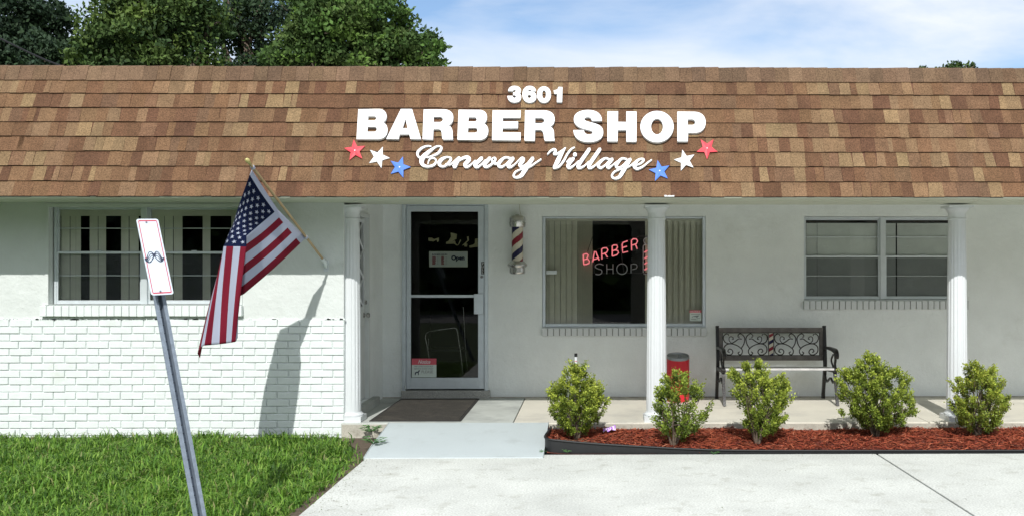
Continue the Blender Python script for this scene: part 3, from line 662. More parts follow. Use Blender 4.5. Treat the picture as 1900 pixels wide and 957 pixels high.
def script(name, org, strokes, dots=()):
    g = MB()
    for i, st in enumerate(strokes):
        hb = .012 + .0012 * i
        fn = lambda x, y, h, hb=hb: onslope(org[0] + x / 7.917, org[1] + y / 7.917, hb + h) if h else onslope(org[0] + x / 7.917, org[1] + y / 7.917, .0345) - nrm * .026
        ribbon(g, [(a, b, w_ * 1.04 + 2) for a, b, w_ in st], fn, .020)
    for (cx, cy, r) in dots:
        poly = [(cx + r*math.cos(a), cy + r*math.sin(a)) for a in [2*math.pi*k/24 for k in range(24)]]
        g.prism(poly, lambda u, v, w_: onslope(org[0] + u/7.917, org[1] + v/7.917, .034) - nrm * w_, .022)
    o = g.build(name, [M['sign']], sc_)
    return o
A_, B_ = (760, 260), (990, 260)
script('letter_c', A_, [[(315,92,12),(260,88,18),(190,112,26),(130,160,30),(114,205,30),(130,245,26),(160,262,22)], [(250,258,14),(330,235,20),(420,190,28),(465,125,32),(450,94,18),(400,94,20),(330,135,32),(250,200,50),(192,262,62),(175,320,58),(200,368,42),(270,388,28),(350,368,28),(388,320,26),(375,278,18),(330,266,14),(288,292,14),(268,350,10)]])
script('letter_o', A_, [[(600,258,18),(540,252,22),(470,285,42),(436,335,48),(452,378,32),(505,386,24),(562,345,28),(604,290,30),(600,258,24)], [(530,352,12),(590,366,14),(640,325,14),(700,270,16)]])
script('letter_n', A_, [[(728,262,46),(655,392,56)], [(680,330,14),(780,268,34),(850,255,44),(872,290,50),(815,358,48),(832,394,34),(890,370,20),(965,300,14)]])
script('letter_w', A_, [[(1060,265,46),(965,360,46),(985,396,34),(1040,370,20),(1115,295,16)], [(1180,265,46),(1100,358,46),(1125,395,32),(1190,365,26),(1255,300,26),(1256,262,18),(1220,268,14),(1212,310,18),(1250,348,24),(1310,335,16)]])
script('letter_a', A_, [[(1480,266,22),(1400,258,26),(1335,310,42),(1305,362,44),(1340,396,32),(1410,360,18),(1480,285,16)], [(1520,266,46),(1450,368,46),(1475,398,32),(1540,360,16),(1610,290,14)]])
script('letter_y', A_, [[(1600,300,14),(1650,265,30),(1670,292,44),(1622,362,46),(1650,393,30),(1720,350,16),(1790,270,16)], [(1810,266,46),(1755,345,52),(1700,430,56),(1640,520,46),(1570,550,28),(1528,525,26),(1560,465,20),(1650,425,14),(1760,395,16),(1850,335,18),(1930,282,16)]])
script('letter_v', B_, [[(205,208,14),(250,160,20),(300,137,28),(325,160,28),(300,200,26),(330,207,24),(400,170,22),(470,114,14)], [(465,118,14),(400,220,50),(350,320,58),(297,408,30)], [(295,412,24),(370,390,24),(440,310,26),(500,200,24),(560,130,20),(600,108,14)]])
script('letter_i', B_, [[(485,325,14),(540,272,22)], [(585,268,42),(508,372,44),(528,408,32),(590,375,18),(660,310,14)]], [(608,213,28)])
script('letter_l', B_, [[(820,132,44),(662,368,46),(682,406,32),(745,380,18),(815,315,14)]])
script('letter_l', B_, [[(975,132,44),(818,368,46),(842,406,32),(900,375,18),(965,315,14)]])
script('letter_a', B_, [[(1110,282,22),(1050,270,26),(982,318,40),(950,372,42),(985,408,30),(1050,370,18),(1120,295,16)], [(1155,280,44),(1087,372,44),(1107,406,30),(1160,370,16),(1225,315,14)]])
script('letter_g', B_, [[(1370,282,22),(1300,272,26),(1242,328,40),(1214,378,40),(1245,410,28),(1310,375,18),(1380,300,16)], [(1420,282,44),(1320,450,50),(1260,540,40),(1190,563,26),(1150,530,24),(1190,465,20),(1290,425,14),(1400,390,16),(1485,325,14)]])
script('letter_e', B_, [[(1495,375,14),(1570,345,22),(1618,298,28),(1600,276,20),(1550,287,26),(1500,332,42),(1478,383,42),(1520,420,32),(1600,393,22),(1680,330,18),(1735,290,14)]])

def star(px, py, r, ang, m, label):
    g = MB(); pts = []
    for k in range(10):
        a = R(ang) + math.pi * k / 5; rr = r if k % 2 == 0 else r * .42
        pts.append((px + rr * math.sin(a), py - rr * math.cos(a)))
    h = .022; vs_ = [onslope(a, b, h) for a, b in pts] + [onslope(a, b, h) - nrm * .008 for a, b in pts] + [onslope(px, py, h + .010)]
    g.add(vs_, [(i, 20, (i+1) % 10) for i in range(10)] + [(i, (i+1) % 10, (i+1) % 10 + 10, i + 10) for i in range(10)] + [tuple(range(10, 20))])
    th = thing('star', tuple(onslope(px, py, .01)), label, 'star', 'metal stars beside the script lettering')
    g.build('star_plate', m, th); g = MB(); c = onslope(px, py, h + .009); g.tube([c - nrm*.02, c + nrm*.004], .006, 8); g.build('nail', M['nail'], th)
star(658.5, 279.5, 20.5, -6, M['red'], 'red star at the left end of the sign, under the B of BARBER')
star(702.5, 292, 21, 22, M['sign'], 'white star between the red and blue stars left of the script')
star(741.5, 310.5, 20.5, 17, M['blue'], 'blue star just left of the cursive C')
star(1224, 317.5, 20.5, -11, M['blue'], 'blue star just right of the cursive word Village')
star(1271, 298, 20.5, -14, M['sign'], 'white star between the blue and red stars right of the script')
star(1312, 275.5, 20.5, 180, M['red'], 'red star at the right end of the sign, under the P of SHOP')

# ================================================================ TEXT
def text(name, s, x0, x1, z0, z1, y, m, parent, bold=.0, shear=0, vert=False):
    cu = bpy.data.curves.new(name, 'FONT'); cu.body = s; cu.offset = bold; cu.extrude = .0; cu.shear = shear; cu.align_x = 'CENTER'; cu.resolution_u = 3
    if vert: cu.body = '\n'.join(s); cu.space_line = .8
    tmp = bpy.data.objects.new('tmp', cu); COL.objects.link(tmp); bpy.context.view_layer.update()
    me = bpy.data.meshes.new_from_object(tmp.evaluated_get(bpy.context.evaluated_depsgraph_get())); bpy.data.objects.remove(tmp)
    a = np.array([v.co[:] for v in me.vertices]); mn, mx = a.min(0), a.max(0); og = ORG[parent.name]
    for v in me.vertices:
        v.co = Vector((x0 + (v.co.x - mn[0]) / (mx[0]-mn[0]) * (x1 - x0), y, z0 + (v.co.y - mn[1]) / (mx[1]-mn[1]) * (z1 - z0))) - og
    me.materials.clear(); me.materials.append(m); o = bpy.data.objects.new(name, me); COL.objects.link(o); o.parent = parent; ORG[o.name] = og; return o
def rectp(px0, py0, px1, py1, D): a, b = at(px0, py1, D), at(px1, py0, D); return a.x, b.x, a.z, b.z

# open sign behind the door glass
D = yd + .03
x0, x1, z0, z1 = rectp(797, 467, 867, 494.5, D)
os_ = thing('open_sign', (x0, D, z0), 'Open sign with business hours behind the door glass', 'sign')
g = MB(); g.box(x0, x1, D, D + .006, z0, z1); g.build('card', M['papergrey'], os_)
g = MB(); g.frame(x0 - .004, x1 + .004, z0 - .004, z1 + .004, .008, D - .003, D + .004); g.build('clear_border', M['blindw'], os_)
xx = lambda f: x0 + (x1 - x0) * f
zz = lambda f: z0 + (z1 - z0) * f
text('word_open', 'Open', xx(.575), xx(.93), zz(.34), zz(.76), D - .0015, M['ink'], os_, bold=.06)
text('heading', 'BUSINESS HOURS', xx(.07), xx(.47), zz(.76), zz(.86), D - .0015, M['ink'], os_, bold=.02)
for cx, cw, mm in ((.07, .10, 'r'), (.31, .08, 'r')):
    g = MB()
    for k in range(8): g.box(xx(cx), xx(cx + cw * random.uniform(.8, 1)), D - .002, D - .001, zz(.14 + k * .072), zz(.14 + k * .072 + .05))
    g.build('day_lines', M['inkred'], os_)
for cx in (.20, .43):
    g = MB()
    for k in range(6): g.box(xx(cx - .01), xx(cx + .035), D - .002, D - .001, zz(.17 + k * .095), zz(.17 + k * .095 + .018))
    g.build('hour_lines', M['inkgrey'], os_)
# service dog notice
x0, x1, z0, z1 = rectp(764.3, 664.3, 810, 699, D)
nd_ = thing('dog_notice', (x0, D, z0), 'red and white dog notice at the foot of the door glass', 'notice')
D = yd + .018
g = MB(); g.box(x0, x1, D, D + .003, z0, zz(.665)); g.build('notice_sheet', M['paper'], nd_)
g = MB(); g.box(x0, x1, D, D + .003, zz(.666), z1); g.build('notice_header', M['paperred'], nd_)
text('heading', 'Notice', xx(.26), xx(.76), zz(.73), zz(.93), D - .001, M['sign'], nd_, bold=.015, shear=.35)
text('notice_text', 'WE LOVE DOGS BUT', xx(.11), xx(.87), zz(.54), zz(.62), D - .001, M['inkgrey'], nd_, bold=.01)
text('notice_text', 'SERVICE DOGS ONLY', xx(.10), xx(.88), zz(.42), zz(.50), D - .001, M['inkgrey'], nd_, bold=.01)
text('notice_text', 'PLEASE', xx(.40), xx(.86), zz(.22), zz(.37), D - .001, M['inkgrey'], nd_, bold=.0)
g = MB(); dog = [(.13,.12),(.16,.12),(.17,.20),(.20,.24),(.25,.24),(.26,.12),(.29,.12),(.285,.26),(.30,.31),(.34,.33),(.335,.36),(.30,.39),(.275,.37),(.26,.31),(.19,.30),(.155,.28),(.12,.23),(.13,.22)]
g.prism([(xx(a), zz(b)) for a, b in dog], lambda u, v, w_: Vector((u, D - .001 + w_, v)), .0008); g.build('dog_silhouette', M['ink'], nd_)
# security notice
D = DB + .02 + .012
x0, x1, z0, z1 = rectp(1279.5, 575, 1301.3, 595, D)
sn = thing('security_notice', (x0, D, z0), 'small red and white NOTICE sticker with a camera, low in the picture window', 'sticker')
g = MB(); g.box(x0, x1, D, D + .002, z0, zz(.77)); g.build('sticker_sheet', M['paper'], sn)
g = MB(); g.box(x0, x1, D, D + .002, zz(.771), z1); g.build('sticker_header', M['paperred'], sn)
text('heading', 'NOTICE', xx(.08), xx(.92), zz(.81), zz(.95), D - .001, M['sign'], sn, bold=.01)
g = MB(); camp = [(.18,.36),(.22,.42),(.50,.50),(.80,.53),(.78,.46),(.66,.32),(.58,.31),(.52,.38),(.28,.38),(.22,.31)]
g.prism([(xx(a), zz(b)) for a, b in camp], lambda u, v, w_: Vector((u, D - .001 + w_, v)), .0008)
for a, b, c in ((.12,.90,.60),(.12,.55,.17),(.6,.9,.22),(.12,.7,.10)): g.box(xx(a), xx(b), D - .001, D - .0003, zz(c), zz(c + .045))
g.build('camera_silhouette', M['inkgrey'], sn)
# pull plate
D = yd - .002
x0, x1, z0, z1 = rectp(893, 485.5, 898.8, 508.5, D)
pp = thing('pull_plate', (x0, D, z0), 'black PULL sticker on the door stile above the lock', 'sticker')
g = MB(); g.box(x0, x1, D - .001, D + .0015, z0, z1); g.build('plate', M['black'], pp)
text('word_pull', 'PULL', xx(.2), xx(.8), zz(.05), zz(.95), D - .002, M['sign'], pp, vert=True)

# ================================================================ NEON SIGN
D = DB + .085
def npt(x, y, dd=0): p = at(1060 + x / 8.7, 420 + y / 8.7, D + dd); return p
ns = thing('neon_sign', npt(700, 760), 'neon BARBER SHOP sign with pink letters hanging in the picture window', 'neon sign')
def neon(name, strokes, r, m, dd=0, n=5, straight=False):
    g = MB()
    for st in strokes:
        pts = [tuple(p) for p in st] if straight else [tuple(p) for p in crom(st, n)]
        g.tube([npt(a, b, dd) for a, b in pts], r, 8)
    return g.build(name, m, ns, smooth=True)
def nl(name, ls, m=M['neon']):
    g = MB()
    for st in ls: g.tube([npt(a, b) for a, b in st], .0068 if m is M['neon'] else .0055, 8)
    g.build(name, m, ns, smooth=True)
nl('letter_b', [[(190,455),(205,452),(250,440),(272,462),(262,500),(245,525),(200,538)], [(190,450),(193,520),(200,612)], [(225,528),(270,530),(292,560),(285,592),(250,608),(200,616)]])
nl('letter_a', [[(345,575),(360,480),(375,402),(395,405),(420,470),(450,545)], [(358,535),(435,510)]])
nl('letter_r', [[(495,530),(492,450),(490,370),(515,350),(570,348),(590,380),(572,420),(505,448)], [(545,440),(585,500)]])
nl('letter_b', [[(660,480),(661,400),(660,320),(685,303),(735,303),(747,338),(722,375),(668,395)], [(700,383),(750,392),(762,425),(735,460),(662,482)]])
nl('letter_e', [[(910,235),(835,262),(820,290),(824,360),(830,425),(915,405)], [(826,345),(900,322)]])
nl('letter_r', [[(975,390),(972,310),(970,230),(1000,202),(1050,205),(1070,240),(1050,282),(985,306)], [(1035,290),(1065,365)]])
nl('letter_s', [[tuple(p) for p in crom([(520,622),(460,603),(400,620),(388,655),(430,682),(485,700),(492,745),(450,775),(390,768)], 4)]], M['neonoff'])
nl('letter_h', [[(572,605),(574,765)], [(672,605),(674,765)], [(573,687),(673,687)]], M['neonoff'])
nl('letter_o', [[(818 + 85*math.cos(a), 685 + 85*math.sin(a)) for a in [2*math.pi*k/28 for k in range(29)]]], M['neonoff'])
nl('letter_p', [[(965,750),(965,610),(1010,603),(1050,612),(1066,645),(1045,680),(985,694)]], M['neonoff'])
nl('pole_outline', [[tuple(p) for p in crom([(1250,292),(1200,285),(1172,245),(1180,205),(1215,178),(1250,176),(1285,178),(1320,205),(1328,245),(1300,285),(1250,292)], 4)], [(1215,285),(1180,295),(1160,325),(1160,745)], [(1285,285),(1320,295),(1340,325),(1340,745)], [(1165,766),(1335,766)]], M['neonoff'])
nl('pole_stripes', [[(1178,y0_),(1322,y0_ - 85)] for y0_ in (420, 518, 608, 700)])
g = MB()
for st in ([(400,380),(1040,185),(1100,160),(1240,165)], [(380,757),(1340,750)], [(790,280),(830,620),(850,740)], [(1040,340),(1160,400)], [(200,545),(600,495),(760,440)], [(360,400),(370,757)]):
    g.tube([npt(a, b, .016) for a, b in st], .005, 6)
g.build('support_frame', M['nframe'], ns)
g = MB(); tp_ = npt(365, 0, .016); g.tube([npt(262,410,.016), npt(355,130,.016), Vector((npt(362,100,.016).x, D + .016, Pw[3] - .03))], .003, 6); g.build('hanging_cord', M['cableb'], ns); g = MB(); g.tube([npt(1250,176,.016), Vector((npt(1250,0,.016).x, D + .016, Pw[3] - .03))], .003, 6)
g.build('hanging_cord', M['cableb'], ns)

# ================================================================ BARBER POLE
D = DB - .14
def bp(px, py): return at(px, py, D)
c = bp(960, 440); cx = c.x; kk = (X(961, D) - X(960, D))
bpz = lambda py: bp(960, py).z
bpo = thing('barber_pole', (cx, D, bpz(509)), 'barber pole with red, white and blue spiral in chrome caps beside the door', 'barber pole')
g = MB(); r0 = 10.6 * kk; za, zb_ = bpz(484.5), bpz(421.5); seg = 64; rowsn = 60
for j in range(rowsn):
    for k in range(seg):
        a0, a1 = 2*math.pi*k/seg, 2*math.pi*(k+1)/seg; z0_, z1_ = za + (zb_-za)*j/rowsn, za + (zb_-za)*(j+1)/rowsn
        # stripes climb to the right on the side facing the street
        am = (a0 + a1) / 2; ph = ((z0_+z1_)/2 - za) / (zb_ - za) * 1.28 - (am + math.pi/2) / (2*math.pi) - .431
        t = (ph * 2) % 2
        u = t % 1.0; mi = 0 if u < .5 else (2 if t >= 1 else 1)
        g.add([(cx + r0*math.cos(a0), D + r0*math.sin(a0), z0_), (cx + r0*math.cos(a1), D + r0*math.sin(a1), z0_), (cx + r0*math.cos(a1), D + r0*math.sin(a1), z1_), (cx + r0*math.cos(a0), D + r0*math.sin(a0), z1_)], [(0,1,2,3)], mi)
g.build('striped_cylinder', [M['poleW'], M['poleR'], M['poleB']], bpo)
q = lambda l: [(r * kk, bpz(py)) for r, py in l]
g = MB(); g.lathe(q([(10.5,422.5),(14.5,421.5),(15.5,416.5),(15.8,412.8),(14.6,412.4),(15.0,407.5),(14.2,403.5),(11.5,400.8),(4.5,399.8),(3.5,398.6),(.1,398.4)]), (cx, D, 0), 48); g.build('top_cap', M['chrome'], bpo, smooth=True, sm_angle=28)
g = MB(); g.lathe(q([(10.5,484),(13,485.2),(18.3,490.5),(18.3,492.5),(15.5,496),(14.6,496.3),(14.6,505),(13.2,507.6),(6,509),(.1,509.2)])[::-1], (cx, D, 0), 48); g.build('bottom_cap', M['chrome'], bpo, smooth=True, sm_angle=28)
for a, b in ((414, 406), (500, 492)): g = MB(); g.box(cx - .03, cx + .03, D + .05, DB, bpz(a), bpz(b)); g.build('wall_bracket', M['chrome'], bpo, bevel=.003)
g = MB(); g.tube([(p[0], D + .02, p[1]) for p in crom([(bp(966.5,400).x, bpz(400)), (bp(965,393).x, bpz(393)), (bp(963.8,385).x, bpz(385)), (bp(963.5,374).x, bpz(372))])], .004, 8)
g.build('power_cord', M['cable'], bpo)

# ================================================================ FLAG
PA, PB = at(604, 487, 9.30), at(463, 303, 7.95)
def on_pole(py):
    lo, hi = 0.0, 1.0
    for _ in range(40):
        t = (lo + hi) / 2; p = PA.lerp(PB, t); y = PY0 - F * (p.z - EYE) / (p.x * sT + p.y * cT)
        if y > py: lo = t
        else: hi = t
    return PA.lerp(PB, (lo + hi) / 2)
fp = thing('flagpole', PA, 'thin wooden flagpole leaning out from a wall bracket at the left of the porch', 'flagpole')
g = MB(); g.tube([PA, PB], .0115, 14); g.build('pole', M['wood'], fp, smooth=True, sm_angle=50)
dirp = (PB - PA).normalized(); g = MB(); g.tube([PB - dirp*.01, PB + dirp*.012, PB + dirp*.03, PB + dirp*.05, PB + dirp*.06], [.013, .014, .02, .016, .004], 14); g.build('finial', M['gold'], fp, smooth=True)
for q in (on_pole(440), on_pole(311)): g = MB(); g.tube([q - dirp*.012, q + dirp*.012], .017, 14); g.build('clip_ring', M['fwhite'], fp)
g = MB(); b0 = at(605, 492, DF); g.box(b0.x - .022, b0.x + .022, DF - .004, DF + .008, b0.z - .06, b0.z + .045)
g.tube([Vector((b0.x, DF - .002, b0.z - .02)), PA.lerp(PB, .0), PA.lerp(PB, .05)], [.016, .019, .019], 14); g.tube([Vector((b0.x - .03, DF - .03, b0.z + .005)), Vector((b0.x + .03, DF - .03, b0.z + .005))], .009, 10)
g.build('bracket', M['aluw'], fp, smooth=True, sm_angle=40)

def lerp(a, b, t): return tuple(x + (y - x) * t for x, y in zip(a, b))
def tabl(tb, v):
    """piecewise linear table {stripe number: tuple}"""
    ks = sorted(tb)
    v = min(max(v, ks[0]), ks[-1])
    for a, b in zip(ks, ks[1:]):
        if v <= b: return lerp(tb[a], tb[b], (v - a) / (b - a))
hx = lambda v: lerp((467, 315), (515, 389), v / 7) if v <= 7 else lerp((515, 389), (568, 441), (v - 7) / 6)
mT = {0: (430, 424, 8.34), 2: (426, 430, 8.30), 3: (425.5, 433, 8.24), 4: (431, 435, 8.19), 5: (440, 436.5, 8.17), 6: (449, 437.5, 8.18), 7: (457.3, 438, 8.20), 8: (457, 453, 8.24), 9: (456.3, 469, 8.28), 10: (455.6, 489, 8.32), 11: (455, 506, 8.36), 12: (454, 527, 8.40), 13: (452.5, 545, 8.44)}
cT_ = {0: (423, 452, 8.36), 1: (419, 455, 8.32), 2: (416, 456, 8.27), 3: (415, 457, 8.22), 4: (420, 457, 8.165), 5: (433, 457.2, 8.145), 6: (446, 457.4, 8.15), 7: (457.3, 457.6, 8.17)}
bT = {0: (371, 664, 8.26), .5: (366.5, 655, 8.22), 1: (373, 643, 8.17), 2: (379, 640.5, 8.14), 3: (392, 639.5, 8.18), 4: (407, 638, 8.15), 5: (419.5, 636.5, 8.18), 6: (429, 635, 8.15), 7: (437, 633.5, 8.17), 8: (441, 626, 8.21), 9: (438, 616, 8.28), 10: (436, 612, 8.31), 11: (428, 605, 8.33), 12: (420, 600, 8.35), 13: (414, 596, 8.37)}
def S(s, v):
    """flag cloth: s runs along the fly 0..1, v counts stripes 0..13"""
    h = hx(v); hp = on_pole(h[1]); hD = hp.y
    h3 = (h[0], h[1], hD); m3 = tabl(mT, v)
    if s <= .34:
        t = s / .34; p = lerp(h3, m3, t); sag = math.sin(math.pi * t)
        return at(p[0] - 1.5 * sag, p[1] + (4 if v > 7 else 1) * sag, p[2] - .035 * sag * math.sin(v * .55 + .6))
    if v <= 7.0:
        c3 = tabl(cT_, v)
        if s <= .42: return at(*lerp(m3, c3, (s - .34) / .08))
        t = (s - .42) / .58; b3 = tabl(bT, v); p = lerp(c3, b3, t); wv = math.sin(v * 1.5 + 2.2 * t) * .020 * math.sin(math.pi * min(1, t * 1.1)) 
        return at(p[0] - 3 * math.sin(math.pi * t) * (1 - v / 9), p[1], p[2] + wv)
    t = (s - .34) / .66; b3 = tabl(bT, v); p = lerp(m3, b3, t ** .9)
    back = .07 * min(1.0, t * 7) * min(1, (v - 7) * 2)
    return at(p[0] - 15 * min(1, t * 6) * min(1, (v - 7) * .7) * (1 - t), p[1], p[2] + back)
fl = thing('american_flag', tuple(S(.5, 3)), 'red, white and blue stars and stripes flag hanging in folds from the wall pole', 'flag')
fv, fw = [], []
ss = sorted(set([i / 60 for i in range(61)] + [.03, .34, .355, .42])); vvs = [i / 4 for i in range(53)]
g = MB(); idx = {}
P_ = [[S(a, b) for b in vvs] for a in ss]
for i in range(len(ss)):
    for j in range(len(vvs)): g.v.append(tuple(P_[i][j]))
nv_ = len(vvs)
for i in range(len(ss) - 1):
    for j in range(len(vvs) - 1):
        sm_, vm = (ss[i] + ss[i+1]) / 2, (vvs[j] + vvs[j+1]) / 2
        mi = 1 if sm_ < .03 else (2 if sm_ < .42 and vm < 7 else int(vm) % 2)
        g.f.append((i*nv_ + j, i*nv_ + j + 1, (i+1)*nv_ + j + 1, (i+1)*nv_ + j)); g.mi.append(mi)
o = g.build('cloth', [M['fred'], M['fwhite'], M['fblue']], fl, smooth=True)
sol = o.modifiers.new('thick', 'SOLIDIFY'); sol.thickness = .0012; sol.offset = 0
g = MB(); eps = .004
for r_ in range(9):
    for c_ in range(6 if r_ % 2 == 0 else 5):
        v0 = 7 * (r_ + 1) / 10; u0 = .03 + (.39) * ((2 * c_ + 1 if r_ % 2 == 0 else 2 * c_ + 2)) / 12; pts = []
        rv = .42
        for k in range(10):
            a = math.pi * k / 5; rr = rv * (1 if k % 2 == 0 else .42); vv = v0 - rr * math.cos(a); uu = u0 + rr * math.sin(a) * .0345
            pts.append((min(max(uu, .031), .419), min(max(vv, .03), 6.97)))
        def off(a, b, k):
            p = S(a, b); du = S(min(a + eps, .419), b) - S(max(a - eps, .031), b); dv = S(a, min(b + .05, 6.98)) - S(a, max(b - .05, .01)); n_ = du.cross(dv)
            if n_.length < 1e-9: n_ = Vector((0, -1, 0))
            n_.normalize()
            if n_.y > 0: n_ = -n_
            return p + n_ * k
        vs_ = [off(a, b, .0018) for a, b in pts] + [off(u0, v0, .0022)]
        g.add(vs_, [(k, 10, (k + 1) % 10) for k in range(10)])
        vs_ = [off(a, b, -.0018) for a, b in pts] + [off(u0, v0, -.0022)]
        g.add(vs_, [(k, 10, (k + 1) % 10) for k in range(10)])
g.build('star_pattern', M['fwhite'], fl)

# ================================================================ LEANING SIGN ON POST
sT_, sB_ = 5.80, 5.62
c00, c10, c11, c01 = at(283, 548.5, 5.60), at(320, 544.5, 5.68), at(295.5, 407.5, 5.86), at(250, 406, 5.78)
O = (c00 + c10 + c11 + c01) / 4; U = ((c10 - c00) + (c11 - c01)) / 4; V = ((c01 - c00) + (c11 - c10)) / 4; Nn = U.cross(V).normalized()   # points away or to camera
if Nn.y > 0: Nn = -Nn
Wd, Hd = U.length * 2, V.length * 2; Uh, Vh = U.normalized(), V.normalized()
def sp(u, v, h=0): return O + U * u + V * v + Nn * h          # u, v in -1..1
ps = thing('mustache_sign', tuple(at(372, 1020, 5.2)), 'small white red-edged sign with a moustache on a leaning galvanised post in the grass', 'sign')
A1, A0 = at(271, 414, 5.845), at(372, 960, 5.28); dv_ = (A1 - A0).normalized(); A0 = A0 - dv_ * ((A0.z + .25) / dv_.z)
def rr_poly(w_, h_, r):
    o_ = []
    for (cx, cy, a0) in ((w_-r, h_-r, 0), (-w_+r, h_-r, 90), (-w_+r, -h_+r, 180), (w_-r, -h_+r, 270)):
        for k in range(6): a = R(a0 + 18 * k); o_.append((cx + r*math.cos(a), cy + r*math.sin(a)))
    return o_
def splm(u, v, h): return O + Uh * u + Vh * v + Nn * h
g = MB(); g.prism(rr_poly(Wd/2, Hd/2, .014), lambda u, v, w_: splm(u, v, .0015 - w_), .003); g.build('sign_panel', M['psign'], ps)
g = MB(); a = rr_poly(Wd/2 - .009, Hd/2 - .009, .009); b = rr_poly(Wd/2 - .0135, Hd/2 - .0135, .006); n = len(a)
g.add([splm(u, v, .0021) for u, v in a] + [splm(u, v, .0021) for u, v in b], [(i, (i+1) % n, (i+1) % n + n, i + n) for i in range(n)]); 
for v0, v1 in ((Hd/2 - .0175, Hd/2 - .0132), (-Hd/2 + .0132, -Hd/2 + .0175)): g.add([splm(-Wd/2 + .014, v0, .0019), splm(Wd/2 - .014, v0, .0019), splm(Wd/2 - .014, v1, .0019), splm(-Wd/2 + .014, v1, .0019)], [(0,1,2,3)])
g.build('red_border', M['psred'], ps)
# moustache drawn in the zoomed picture of the sign (230,390 at 5.63 per pixel)
def mz(x, y, h):
    px, py = 230 + x / 5.63, 390 + y / 5.63; r = ray(px, py); q = O + Nn * .0018; t = (q - Vector((0, 0, EYE))).dot(Nn) / r.dot(Nn); return Vector((0, 0, EYE)) + r * t + Nn * (.0002 + h)
g = MB(); lift = 0
for st in ([(315,470,8),(290,440,5),(265,436,4),(248,470,5),(235,510,7),(218,512,4)], [(315,472,6),(280,455,4),(258,490,5),(240,520,8),(222,515,5)], [(316,474,8),(300,500,4),(285,535,5),(262,545,7),(238,530,10),(220,512,6)],
           [(316,474,6),(285,480,3),(262,515,4),(248,535,5)], [(316,474,6),(300,515,3),(275,538,4)], [(240,525,10),(228,514,10),(218,500,3)],
           [(318,470,10),(310,462,10),(322,456,8)],
           [(316,466,8),(335,434,5),(358,440,4),(378,470,5),(398,505,7),(415,495,4)], [(316,470,6),(350,452,4),(375,488,5),(398,520,8),(414,500,5)], [(318,474,8),(335,500,4),(355,522,5),(380,536,7),(402,525,10),(416,500,6)],
           [(318,474,6),(350,480,3),(375,512,4),(392,528,5)], [(318,474,6),(340,510,3),(368,528,4)], [(398,524,10),(408,514,10),(417,494,3)]):
    lift += .00008; ribbon(g, [(a_, b_, w_ * 1.7) for a_, b_, w_ in st], lambda x, y, h, lf=lift: mz(x, y, h + lf), .0002, n=6, lift=.00002)
g.build('moustache', M['ink'], ps)
for (px, py) in ((271.5, 413), (297.5, 540)):
    g = MB(); r = ray(px, py); q = O + Nn * .002; t = (q - Vector((0, 0, EYE))).dot(Nn) / r.dot(Nn); c = Vector((0, 0, EYE)) + r * t; g.tube([c - Nn*.002, c + Nn*.004], .0055, 6)
    g.build('bolt', M['nail'], ps)
side = Uh - dv_ * Uh.dot(dv_); side.normalize(); dep = dv_.cross(side).normalized()
if dep.y < 0: dep = -dep
sec = [(-.034, .004), (-.013, .004), (-.009, .038), (.013, .038), (.017, .004), (.034, .004), (.034, 0), (.014, 0), (.010, .034), (-.006, .034), (-.010, 0), (-.034, 0)]
g = MB(); n = len(sec)
E1, E0 = A1, A0
g.v = [tuple(E0 + side*a + dep*(b + .004)) for a, b in sec] + [tuple(E1 + side*a + dep*(b + .004)) for a, b in sec]
g.f = [(i, (i+1) % n, (i+1) % n + n, i + n) for i in range(n)] + [(n+11, n+0, n+1, n+10), (n+10, n+1, n+2, n+9), (n+9, n+2, n+3, n+8), (n+8, n+3, n+4, n+7), (n+7, n+4, n+5, n+6)]; g.mi = [0] * len(g.f)
Ln = (E1 - E0).length; k = .04
while k < Ln - .02:
    c = E1 - dv_ * k + dep * .0372 + side * .002; g.tube([c, c - dep*.0012], .0038, 8, m=1); k += .0508
g.build('post', [M['galv'], M['hole']], ps)

# ================================================================ PORCH THINGS
# door mat
g = MB(); mx0, mx1 = -2.115, -1.225; my0, my1 = 9.43, 11.06
g.box(mx0 + .03, mx1 - .03, my0 + .03, my1 - .03, ZP + .001, ZP + .010); m1 = MB(); m1.frame(mx0, mx1, 0, 1, .03, 0, 1)
dm = thing('door_mat', ((mx0+mx1)/2, my0, ZP), 'long dark brown mat on the grey porch before the glass door', 'door mat')
g.build('mat_pile', M['mat_'], dm)
g = MB()
for a in ((mx0, mx0 + .028, my0, my1), (mx1 - .028, mx1, my0, my1), (mx0 + .0285, mx1 - .0285, my0, my0 + .028), (mx0 + .0285, mx1 - .0285, my1 - .028, my1)): g.box(*a, ZP + .0005, ZP + .009)
g.build('mat_border', M['matb'], dm, bevel=.002)

# bench
DBk = 11.02                       # plane of the backrest panel
bz = lambda x, y: (1310 + x / 5.315, 590 + y / 5.315)
def bpt(x, y, D=DBk): return at(*bz(x, y), D)
xl, xr = bpt(108, 0).x, bpt(1170, 0).x
be = thing('park_bench', ((xl+xr)/2, 10.7, ZP), 'cast iron and weathered wood bench with scrollwork back against the grey wall', 'bench')
def rail(name, y0, y1, m, x0=None, x1=None, dp=.022, d=DBk):
    g = MB(); a = bpt(0, y0, d).z; b = bpt(0, y1, d).z; g.box(xl + .02 if x0 is None else x0, xr - .02 if x1 is None else x1, d - dp/2, d + dp/2, a, b); return g.build(name, m, be, bevel=.005)
rail('top_rail', 92, 140, M['oldwood']); rail('lower_rail', 368, 416, M['oldwood'])
for a, b in ((122, 158), (1120, 1158)): g = MB(); g.box(bpt(a, 0).x, bpt(b, 0).x, DBk - .010, DBk + .010, bpt(0, 368).z + .001, bpt(0, 140).z - .001); g.build('back_stile', M['oldwood'], be, bevel=.004)
g = MB()
